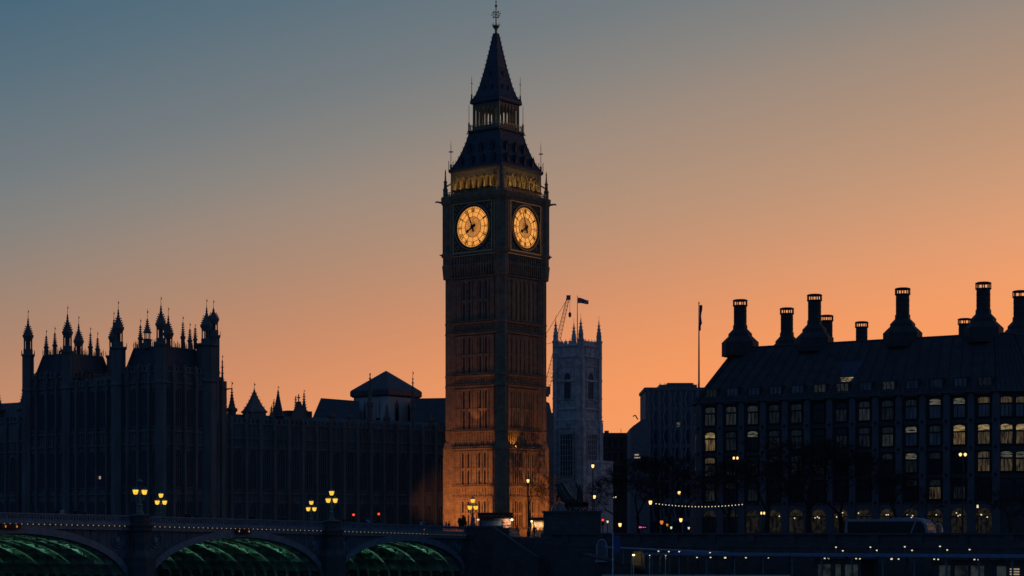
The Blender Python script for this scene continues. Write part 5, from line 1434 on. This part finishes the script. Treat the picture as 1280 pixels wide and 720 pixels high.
b = MB(); b.box(-1.2, 1.25, 1.6, 1.7, 0, 2.5); b.box(-1.25, -1.15, 0, 1.6, 0, 2.5); b.box(1.2, 1.3, 0, 1.6, 0, 2.5); b.box(-1.15, 1.2, .25, .7, 0, 1.0); b.build('body', mat('kiosk inside', (.6, .42, .26), .7), r)
b = MB(); b.slab([(-1.35, 2.5), (1.45, 2.5), (1.75, 2.78), (1.2, 3.0), (-1.1, 3.0), (-1.5, 2.7)], -.7, 1.8); b.build('roof', mat('kiosk roof', (.05, .05, .055), .7), r)
b = MB()
for i in range(3): b.box(-.95 + .68 * i, -.4 + .68 * i, 1.54, 1.6, 1.55, 2.3)
b.build('menu_board', lit('menu board', (1.0, .62, .26), 1.1, .5, scale=4), r)
b = MB()
for i in range(9): b.box(-1.0 + .23 * i, -.86 + .23 * i, .3, .6, 1.0, 1.2 + .12 * (i % 3))
b.build('goods', MATS['goods red'], r)
b = MB(); b.ball((-1.1, -.6, 2.42), .16, 8, 5); b.build('lamp_glass', lamp_hot, r)
area('ceiling_light', r, (0, .8, 2.42), (0, .4, 0), 75, (1, .66, .30), 1.8, .6)

# ------------------------------------------------------------------ statue group
ST = thing('statue_group', 'dark bronze statue of a robed woman in a chariot behind two rearing horses', 'statue', at(713, 668, 284).xy.to_3d() + Vector((0, 0, 11.4)), BANK)
def horse(dx, dy, k):
    k *= 1.1
    V = [(0, 0, 1.3), (-.4, 0, 1.72), (-.72, 0, 2.15), (-.95, 0, 2.65), (-1.02, 0, 3.05), (-1.3, 0, 3.02), (-1.52, 0, 2.85),
         (.3, 0, 1.05), (.2, .22, .78), (0, .24, .52), (.28, .25, .28), (.18, .25, .03), (.3, -.22, .75), (.08, -.24, .48), (.4, -.25, .27), (.3, -.25, .03),
         (-.75, .2, 1.85), (-1.2, .22, 1.98), (-1.22, .22, 1.6), (-1.4, .22, 1.5), (-.75, -.2, 1.8), (-1.1, -.22, 1.66), (-1.0, -.22, 1.28), (-1.16, -.22, 1.16),
         (.62, 0, 1.1), (.86, 0, .8), (.9, 0, .5)]
    E_ = [(0, 1), (1, 2), (2, 3), (3, 4), (4, 5), (5, 6), (0, 7), (7, 8), (8, 9), (9, 10), (10, 11), (7, 12), (12, 13), (13, 14), (14, 15), (2, 16), (16, 17), (17, 18), (18, 19), (2, 20), (20, 21), (21, 22), (22, 23), (7, 24), (24, 25), (25, 26)]
    rad = [.44, .46, .42, .32, .24, .17, .11, .34, .2, .11, .08, .08, .2, .11, .08, .08, .16, .1, .07, .08, .16, .1, .07, .08, .08, .1, .05]
    V = [(x * k + dx, y * k + dy, z * k) for x, y, z in V]; rad = [r_ * k for r_ in rad]
    return skin_mesh('horse', V, E_, rad, [bronze])
inst('horse', horse(-.3, -.75, 1.15), ST); inst('horse', horse(-.55, .75, 1.2), ST)
V = [(0, 0, 1.0), (0, 0, .55), (0, 0, .1), (-.05, 0, 1.5), (-.05, 0, 1.95), (-.05, 0, 2.2), (-.07, 0, 2.4), (-.05, 0, 2.58),
     (-.05, -.3, 2.02), (-.1, -.6, 2.35), (-.1, -.75, 2.85), (-.05, .3, 2.02), (-.1, .6, 2.2), (-.15, .85, 2.6)]
E_ = [(0, 1), (1, 2), (0, 3), (3, 4), (4, 5), (5, 6), (6, 7), (4, 8), (8, 9), (9, 10), (4, 11), (11, 12), (12, 13)]
V = [(x * 1.2 + 1.7, y * 1.2, z * 1.2 + .7) for x, y, z in V]
inst('robed_figure', skin_mesh('robed_figure', V, E_, [.5, .72, .8, .42, .36, .15, .19, .12, .16, .1, .07, .16, .1, .07], [bronze]), ST)
b = MB(); b.tube((1.6, -.9, 3.4), (1.3, -.9, 5.0), .045, 5, .02); b.build('spear', bronze, ST)
b = MB(); b.box(.8, 2.6, -.8, .8, .6, .75); b.slab([(.8, .75), (1.0, .75), (.85, 1.6), (.65, 1.5)], -.8, .8)
for sg in (-1, 1): b.slab([(.9, .75), (2.6, .75), (2.5, 1.2), (.8, 1.5)], sg * .8 - .05, sg * .8 + .05)
b.tube((.8, 0, .7), (-1.6, 0, 1.5), .07, 5)
for sg in (-1, 1):
    for rr in (.68,):
        pr = None
        for i in range(17):
            a = i / 16 * 2 * math.pi; p = (1.7 + rr * math.cos(a), sg * .95, .7 + rr * math.sin(a))
            if pr: b.tube(pr, p, .07, 4)
            if i % 2: b.tube((1.7, sg * .95, .7), p, .04, 4)
            pr = p
    b.tube((1.7, sg * .85, .7), (1.7, sg * 1.4, .7), .1, 6, .02)
b.build('chariot', bronze, ST)
p = thing('statue_plinth', 'large plain granite plinth carrying the bronze chariot statue', 'plinth', at(714, 668, 284).xy.to_3d() + Vector((0, 0, GZ)), BANK)
b = MB(); b.box(-3.6, 3.9, -1.9, 1.9, 0, 3.5); b.box(-3.9, 4.2, -2.1, 2.1, 0, .6); b.build('block', stone_grey, p)
b = MB(); b.box(-3.75, 4.05, -2.05, 2.05, 3.5, 3.8); b.build('cap', stone_grey, p)

# ------------------------------------------------------------------ street lamps and signals
def street_lamp(label, px, py, Y, ground, glass=lamp_warm, size=.23, group='single street lamps'):
    p = at(px, py, Y); h = p.z - ground; r = thing('street_lamp', label, 'street lamp', (p.x, p.y, ground), 0, group)
    b = MB(); b.lathe(0, 0, [(.2, 0), (.2, .8), (.09, 1.0), (.065, h - .35), (.14, h - .3)], 8); b.build('post', black_iron, r)
    b = MB(); b.lathe(0, 0, [(size, h + size), (size * .7, h + size * 1.4), (.03, h + size * 1.9)], 8); b.build('lamp_cap', black_iron, r)
    b = MB(); b.lathe(0, 0, [(.13, h - .3), (size, h + size * .2), (size * .85, h + size), (.1, h + size * 1.02)], 8); b.build('lamp_glass', glass, r); return r
def twin_lamp(label, px, py, Y, ground, gap, size=.3):
    p = at(px, py, Y); h = p.z - ground; r = thing('twin_street_lamp', label, 'street lamp', (p.x, p.y, ground), 0, 'twin-headed street lamps')
    b = MB(); b.lathe(0, 0, [(.22, 0), (.22, .9), (.1, 1.1), (.07, h + .5), (.02, h + .9)], 8); b.tube((-gap, 0, h + .45), (gap, 0, h + .45), .05, 5); b.build('post', black_iron, r)
    for sg in (-1, 1):
        b = MB(); b.lathe(sg * gap, 0, [(.08, h - size), (size, h + .03), (size, h + .12), (.06, h + .25)], 8); b.build('lamp_glass', lamp_warm, r)
    return r
street_lamp('slim lamp post in front of the right face of the clock tower', 660, 601, 318, GZ)
street_lamp('tall lamp post before the pale church tower, highest of the single lamps', 741, 582.5, 312, GZ)
street_lamp('lower lamp post right of the statue, below the tall church lamp', 743, 621, 318, GZ)
street_lamp('lamp holding the left end of the string of bulbs', 813, 628, 272, LG, lamp_warm)
street_lamp('lone lamp above the middle of the string of bulbs, before the office corner', 849, 616, 322, GZ)
street_lamp('low orange lamp left of the office arcade, under the string of bulbs', 827, 653, 300, LG, led_orange, .26)
street_lamp('low lamp under the string of bulbs near the office corner', 851, 650, 298, LG, lamp_warm, .24)
street_lamp('low lamp right of the red traffic signal beside the statue', 775, 656, 300, LG, lamp_warm, .24)
twin_lamp('twin lamp glowing before the second office window bay, left half of the building', 919.5, 573, 283, LG, .26, .15)
twin_lamp('bright twin lamp before the eleventh office window bay, right half of the building', 1203.5, 568.5, 262, LG, .33, .19)
twin_lamp('low twin lamp at the start of the office arcade', 953.5, 642, 276, LG, .2, .12)
street_lamp('thin white-headed lamp above the arcade at the far right', 1222, 632, 258, LG, lamp_white, .10)
def signal(label, px, py, Y, ground, rz=0):
    p = at(px, py, Y); h = p.z - ground; r = thing('traffic_signal', label, 'traffic light', (p.x, p.y, ground), rz, 'red traffic signals')
    b = MB(); b.lathe(0, .12, [(.08, 0), (.06, h + .1)], 8); b.build('pole', black_iron, r)
    b = MB(); b.box(-.2, .2, -.12, .1, h - .78, h + .24)
    for k in range(3): b.tube((0, -.12, h + .02 - .3 * k + .1), (0, -.3, h + .02 - .3 * k + .12), .03, 4)
    b.build('signal_head', black_iron, r)
    for k, m_ in enumerate((led_red, mat('unlit amber', (.12, .07, .01), .3), mat('unlit green', (.01, .08, .04), .3))):
        b = MB(); b.M = Matrix.Translation((0, -.12, h - .3 * k)) @ Matrix.Rotation(R(90), 4, 'X'); b.lathe(0, 0, [(.17 if k == 0 else .11, 0), (.13 if k == 0 else .09, .04)], 12); b.build('signal_lens', m_, r)
signal('red traffic signal on the bridge, left one of two, nearer the middle lamp', 442, 643.5, 274, zp(22) - 1.02)
signal('red traffic signal on the bridge, right one of two, nearer the clock tower', 473.5, 642.5, 281.5, zp(14) - 1.02)
signal('red traffic signal beside the statue plinth, off the bridge', 753.5, 650, 292, GZ)
r = thing('road_sign', 'round blue road sign with a white diagonal behind the bridge parapet', 'road sign', (at(460.5, 668, 273).x, 273, zp(22) - 1.02), 0)
b = MB(); b.lathe(0, .06, [(.05, 0), (.05, 1.5)], 8); b.build('pole', steel, r)
hz = 9.85 - (zp(22) - 1.02)
b = MB(); b.M = Matrix.Translation((0, 0, hz)) @ Matrix.Rotation(R(90), 4, 'X'); b.lathe(0, 0, [(.36, 0), (.36, .03)], 20); b.M = None; b.build('disc', mat('sign blue', (.06, .10, .30), .4), r)
b = MB(); b.M = Matrix.Translation((0, -.035, hz)) @ Matrix.Rotation(R(35), 4, 'Y'); b.box(-.3, .3, -.012, 0, -.05, .05); b.M = None; b.build('diagonal', white_paint, r)

# string of bulbs between two posts
a, c = at(816, 628.5, 272), at(932, 629.5, 266)
sl = thing('string_lights', 'string of small white bulbs sagging in front of the office building', 'string lights', a)
b = MB(); pr = None; bulb = MB(); bulb.ball((0, 0, -.06), .075, 8, 5); bulb = bulb.mesh('bulb', lamp_white)
for i in range(29):
    t = i / 28; p = (c - a) * t; p.z -= .42 * 4 * t * (1 - t)
    if pr is not None: b.tube(pr, p, .015, 4)
    if i: inst('bulb', bulb, sl, p)
    pr = p
b.build('cable', black_iron, sl)
r = thing('light_pole', 'slim dark pole holding the right end of the string of bulbs', 'pole', (c.x, c.y, LG)); b = MB(); b.lathe(0, 0, [(.12, 0), (.08, c.z - LG + .3)], 8); b.build('pole', black_iron, r)

# pink neon and shop lights under the trees
p = at(803, 659, 318); r = thing('neon_sign', 'small pink glowing sign low between the trees', 'sign', (p.x, p.y, p.z))
b = MB(); b.box(-.8, .8, 0, .1, -.3, .3); b.box(-.05, .05, 0, .1, GZ - p.z, -.3); b.build('sign_board', black_iron, r)
b = MB()
for i, w_ in enumerate((.34, .2, .26, .3)): b.box(-.55 + .3 * i, -.55 + .3 * i + w_ * .8, -.03, 0, -.12 + .02 * i, .1 - .03 * i)
b.build('neon_tube', led_pink, r)
for lb, px, py, m_ in (('orange-lit stall lantern by the office corner, left one', 834, 656, led_orange), ('green-white stall lantern right of the orange one', 839, 659.5, lit('green lamp', (.6, 1, .5), 1.0)), ('white stall lantern farther right before the arcade', 861, 660, lamp_white), ('pale lantern right of the red traffic signal by the statue', 759.5, 652, lamp_white)):
    p = at(px, py, 300); r = thing('post_lantern', lb, 'lantern', (p.x, p.y, LG)); h = p.z - LG
    b = MB(); b.lathe(0, 0, [(.08, 0), (.05, h - .2)], 8); b.build('post', black_iron, r)
    b = MB(); b.lathe(0, 0, [(.2, h + .15), (.03, h + .3)], 6); b.build('lamp_cap', black_iron, r)
    b = MB(); b.lathe(0, 0, [(.1, h - .2), (.16, h + .14)], 6); b.build('lamp_glass', m_, r)

# ------------------------------------------------------------------ coach
def bank_pt(x, back, z): p = P0 - NL * x - U * back; return Vector((p.x, p.y, z))
CO = thing('coach', 'long dark touring coach with pale roofline and rabbit-ear mirrors, on the road before the arcade', 'coach', bank_pt(64.2, 6, LG), BANK)
prof = [(-5.85, .45), (5.6, .45), (5.9, .9), (5.85, 1.6), (5.45, 2.7), (4.9, 3.2), (3.9, 3.42), (.9, 3.5), (.6, 3.3), (-5.6, 3.3), (-5.88, 3.05), (-5.92, 1.2)]
b = MB(); b.slab(prof, -1.25, 1.25); bd = b.build('body', mat('coach paint', (.33, .36, .4), .8, spec=.1), CO)
b = MB(); b.slab([(-5.6, 1.3), (3.2, 1.3), (4.0, 3.0), (-5.6, 3.0)], -1.275, -1.251); b.slab([(-5.6, 1.3), (3.2, 1.3), (4.0, 3.0), (-5.6, 3.0)], 1.251, 1.275); b.build('side_window', glass_dark, CO)
b = MB(); b.slab([(3.4, 1.15), (5.6, 1.15), (5.2, 2.6), (4.75, 3.0), (4.2, 3.0)], -1.276, -1.251); b._add([(5.93, -1.15, 1.2), (5.93, 1.15, 1.2), (5.53, 1.15, 2.7), (5.53, -1.15, 2.7)], [(0, 1, 2, 3)]); b.build('windscreen', glass_dark, CO)
b = MB(); b.slab([(-5.8, .5), (5.6, .5), (5.6, 1.2), (-5.8, 1.2)], -1.262, -1.25); b.build('lower_panel', mat('coach dark panel', (.03, .035, .05), .4), CO)
b = MB()
for i in range(7): b.box(-4.4 + 1.22 * i, -4.33 + 1.22 * i, -1.285, -1.276, 1.3, 3.0)
b.build('window_pillar', MATS['coach dark panel'], CO)
for x in (-3.6, 3.7):
    for y in (-1.12, 1.12):
        b = MB(); b.M = Matrix.Translation((x, y, .5)) @ Matrix.Rotation(R(90), 4, 'X'); b.lathe(0, 0, [(.5, -.16), (.5, .16)], 18); b.lathe(0, 0, [(.28, -.18), (.28, .18)], 10); b.M = None; b.build('wheel', mat('rubber', (.02, .02, .02), .8), CO)
for y, dx in ((-1.2, 0), (1.2, .0)):
    b = MB(); pr = None
    for i in range(9):
        a_ = math.pi * (1 - i / 8); p = (6.15 + .5 * math.cos(a_) + (.35 if i > 4 else 0) * 0, y, 2.1 + .6 * math.sin(a_))
        if pr: b.tube(pr, p, .07, 5)
        pr = p
    b.box(6.55, 6.75, y - .13, y + .13, 1.55, 2.1); b.build('mirror', white_paint, CO)
for y in (-.85, .85): b = MB(); b.box(5.86, 5.95, y - .2, y + .2, .75, .95); b.build('headlight', glass_dark, CO)

# ------------------------------------------------------------------ the pier
PI_ = thing('floating_pier', 'long floating pier with a flat blue canopy roof in the bottom right corner', 'pier', bank_pt(40, -10, 0), BANK)
pier_paint = mat('pier blue paint', (.17, .24, .40), .4)
b = MB(); b.box(0, 62, -5, 3, -.6, 1.0); b.box(-.1, 62.1, -5.15, 3.15, .7, .95); b.build('pontoon', mat('tarred steel', (.04, .045, .05), .6), PI_)
b = MB(); b.box(-.5, 62, -5.2, 2.5, 5.35, 5.5); b.box(-.6, 62.1, -5.32, -5.1, 5.3, 5.62); b.box(-.6, 62.1, 2.4, 2.62, 5.3, 5.62); b.build('canopy', pier_paint, PI_)
for i in range(16):
    b = MB(); x = .4 + 4.05 * i; b.box(x - .09, x + .09, -4.9, -4.72, 1.0, 5.35); b.box(x - .09, x + .09, 2.0, 2.18, 1.0, 5.35); b.tube((x, -4.8, 4.4), (x + 1.2, -4.8, 5.35), .05, 4); b.tube((x, -4.8, 4.4), (x - 1.2, -4.8, 5.35), .05, 4); b.build('post', steel, PI_)
b = MB()
for x0, x1 in ((22.5, 28.8), (38, 49.5)): b.box(x0, x1, -2.5, 1.5, 1.0, 4.9)
b.build('saloon', mat('saloon panel', (.10, .12, .13), .5), PI_)
sal = lit('dim saloon window', (.6, .75, .75), .022, .8)
for x0, x1 in ((23, 24.7), (25.4, 26.1), (26.7, 28.4), (39, 40.4), (41, 42.6), (43, 44.6), (46.2, 47.3)):
    b = MB(); b.box(x0, x1, -2.56, -2.49, 2.3, 4.3); b.build('saloon_window', sal, PI_)
b = MB()
for i in range(9): b.box(47.8, 48.9, -2.6, -2.5, 1.5 + .3 * i, 1.62 + .3 * i)
b.build('timetable_board', lit('lit timetable', (1.0, .72, .5), .5, .3), PI_)
b = MB()
for i in range(120):
    x = .3 + i * .51; b.box(x - .015, x + .015, -5.06, -5.03, 1.0, 2.05)
b.box(0, 62, -5.07, -5.02, 2.05, 2.1); b.box(0, 62, -5.065, -5.025, 1.5, 1.53); b.build('railing', white_paint, PI_)
pl = MB(); pl.box(-.07, .07, -.07, .07, -.08, .05); pl = pl.mesh('canopy_light', lamp_white)
for i, px in enumerate((889, 900, 924, 944, 978, 1042, 1052, 1081, 1091, 1125, 1139, 1178, 1188, 1228, 1238)):
    r_ = (px - 640) / F; x = (r_ * 281.9 + 11.7) / (.812 + .583 * r_) - 40
    inst('canopy_light', pl, PI_, (x, -3.6 + (i % 2) * 1.2, 5.05), 0, (1.5, 1, 1.5) if px in (924, 1125) else None)
def pier_lamp(label, px, py, Y, base=.95, glass=lamp_white, size=.12, m_post=steel, group='lamps on the pier'):
    p = at(px, py, Y); h = p.z - base; r = thing('pier_lamp', label, 'lamp', (p.x, p.y, base), 0, group)
    b = MB(); b.lathe(0, 0, [(.1, 0), (.06, .3), (.05, h - .05)], 8); b.box(-size * 1.1, size * 1.1, -size, size, h + size * .7, h + size * 1.0); b.build('post', m_post, r)
    b = MB(); b.lathe(0, 0, [(size * .5, h - .08), (size, h), (size, h + size * .7)], 8); b.build('lamp_glass', glass, r)
for px, py, lb in ((792, 694, 'white post lamp under the yellow arched shelter'), (812, 693.5, 'white post lamp between the arched shelter and the brightest pier lamp'), (832, 693.5, 'brightest white post lamp at the left end of the pier')):
    pier_lamp(lb, px, py, 262, .5, lamp_hot, .24 if px == 832 else .17, white_paint)
SH = 'small lamp on a post behind the pier canopy'
for px, py in ((823, 689), (836, 689.5), (849, 689.5), (887.5, 691), (914, 692), (1045, 684), (1053.5, 688.5), (1088, 684), (1096, 688), (1131, 683.5), (1140, 688), (1175, 683), (1184, 687.5), (1212, 687)):
    pier_lamp(SH, px, py, {0: 256, 1: 250}[px > 1000] - (px - 1000) * .05 * (px > 1000), .95 if px > 880 else .5, lamp_white, .10)
b = MB(); bank = bank_pt(26, -7, 0)
gw = thing('gangway', 'sloping roofed gangway leading down to the left end of the pier', 'gangway', bank_pt(24, -6, 0), BANK)
b = MB(); b.slab([(0, 5.2), (20, 1.1), (20, 1.3), (0, 5.4)], -1.2, 1.2)
b.build('ramp', MATS['tarred steel'], gw)
b = MB(); b.slab([(4, 6.15), (22, 5.55), (22, 5.7), (4, 6.3)], -1.4, 1.4); b.build('canopy', pier_paint, gw)
b = MB()
for i in range(7):
    x = 4.2 + 2.9 * i; z0 = 5.4 - x * .205; z1 = 6.2 - (x - 4) * .033
    for y in (-1.25, 1.25): b.box(x - .06, x + .06, y - .05, y + .05, z0, z1)
b.build('post', steel, gw)
gl = thing('landing_stage', 'low timber landing stage with mooring piles under the gangway', 'landing stage', bank_pt(24, -8, 0), BANK)
b = MB(); b.box(-2, 15.5, -5, 3.5, .2, .5); b.build('platform', mat('wet timber', (.05, .045, .04), .7), gl)
for x, y in ((-1.6, -4.6), (5, -4.7), (12, -4.6), (-1.6, 3), (12, 3)): b = MB(); b.lathe(x, y, [(.25, -2), (.25, 2.2), (.05, 2.5)], 8); b.build('pile', MATS['wet timber'], gl)
sh = thing('arched_shelter', 'small arched shelter glowing dim yellow at the head of the gangway', 'shelter', at(797, 668, 266).xy.to_3d() + Vector((0, 0, .5)), 0)
b = MB(); k = 10
for i in range(k):
    a0, a1 = math.pi * i / k, math.pi * (i + 1) / k
    b._add([(.85 * math.cos(a0), -1.2, 4.5 + .9 * math.sin(a0)), (.85 * math.cos(a1), -1.2, 4.5 + .9 * math.sin(a1)), (.85 * math.cos(a1), 1.2, 4.5 + .9 * math.sin(a1)), (.85 * math.cos(a0), 1.2, 4.5 + .9 * math.sin(a0))], [(0, 1, 2, 3)])
b.box(-.9, -.8, -1.2, 1.2, 0, 4.5); b.box(.8, .9, -1.2, 1.2, 0, 4.5); b.box(-.8, .8, 1.1, 1.2, 0, 5.2); b.build('vault', mat('cream panel', (.32, .29, .22), .7), sh)
area('shelter_light', sh, (0, -.9, 4.3), (0, .5, 4.9), 2.6, (1, .75, .4), .6, .3)
ag = thing('arched_gateway', 'pale arched gateway frame in the dark river wall, under the statue', 'gateway', bank_pt(23.4, -.75, 4.3), BANK)
b = MB(); w_ = .78
for sg in (-1, 1): b.box(sg * w_ - .09, sg * w_ + .09, -.2, .25, 0, 2.2)
pts = [(w_ * math.cos(math.pi * i / 10), 2.2 + .75 * math.sin(math.pi * i / 10)) for i in range(11)]
for p, q in zip(pts, pts[1:]): b.tube((p[0], 0, p[1]), (q[0], 0, q[1]), .1, 4)
b.box(-1.0, 1.0, -.3, .25, -.2, 0); b.build('frame', mat('pale frame', (.42, .46, .5), .6), ag)
b = MB(); b.slab([(-.7, 0), (.7, 0), (.7, 2.2)] + [(.7 * math.cos(math.pi * i / 8), 2.2 + .68 * math.sin(math.pi * i / 8)) for i in range(1, 8)] + [(-.7, 2.2)], .0, .1)
b.build('door', mat('gate grey', (.13, .15, .18), .6), ag)
p = at(766, 668, 262); r = thing('pier_sign', 'blue upright sign panel on a tall white pole, left of the pier', 'sign', (p.x, p.y, .5))
b = MB(); b.lathe(0, 0, [(.09, 0), (.07, 7.75)], 8); b.build('pole', white_paint, r)
b = MB(); b.slab([(.2, 5.2), (.5, 4.9), (.95, 5.2), (.95, 7.35), (.2, 7.35)], -.03, .03); b.box(0, .25, -.02, .02, 7.1, 7.2); b.box(0, .25, -.02, .02, 5.5, 5.6); b.build('panel', mat('sign panel blue', (.05, .09, .32), .4), r)
bg_ = thing('moored_barge', 'low moored barge with a long white rail at the bottom edge', 'barge', at(870, 668, 226).xy.to_3d() + Vector((0, 0, 0)), BANK + R(33))
b = MB(); b.slab([(-11, .2), (-9.5, -.6), (9.5, -.6), (11, .3), (11.2, 2.3), (-11.4, 2.3)], -2, 2); b.build('hull', mat('barge steel', (.03, .035, .04), .5), bg_)
b = MB(); b.box(-10.8, 10.6, -2.02, -1.94, 3.28, 3.38)
for i in range(23): b.box(-10.8 + .97 * i - .03, -10.8 + .97 * i + .03, -2.0, -1.94, 2.3, 3.28)
b.build('railing', white_paint, bg_)
b = MB(); b.box(-6, 4, -1.2, 1.2, 2.3, 3.1); b.build('deckhouse', steel, bg_)
print('objects', len(bpy.data.objects))
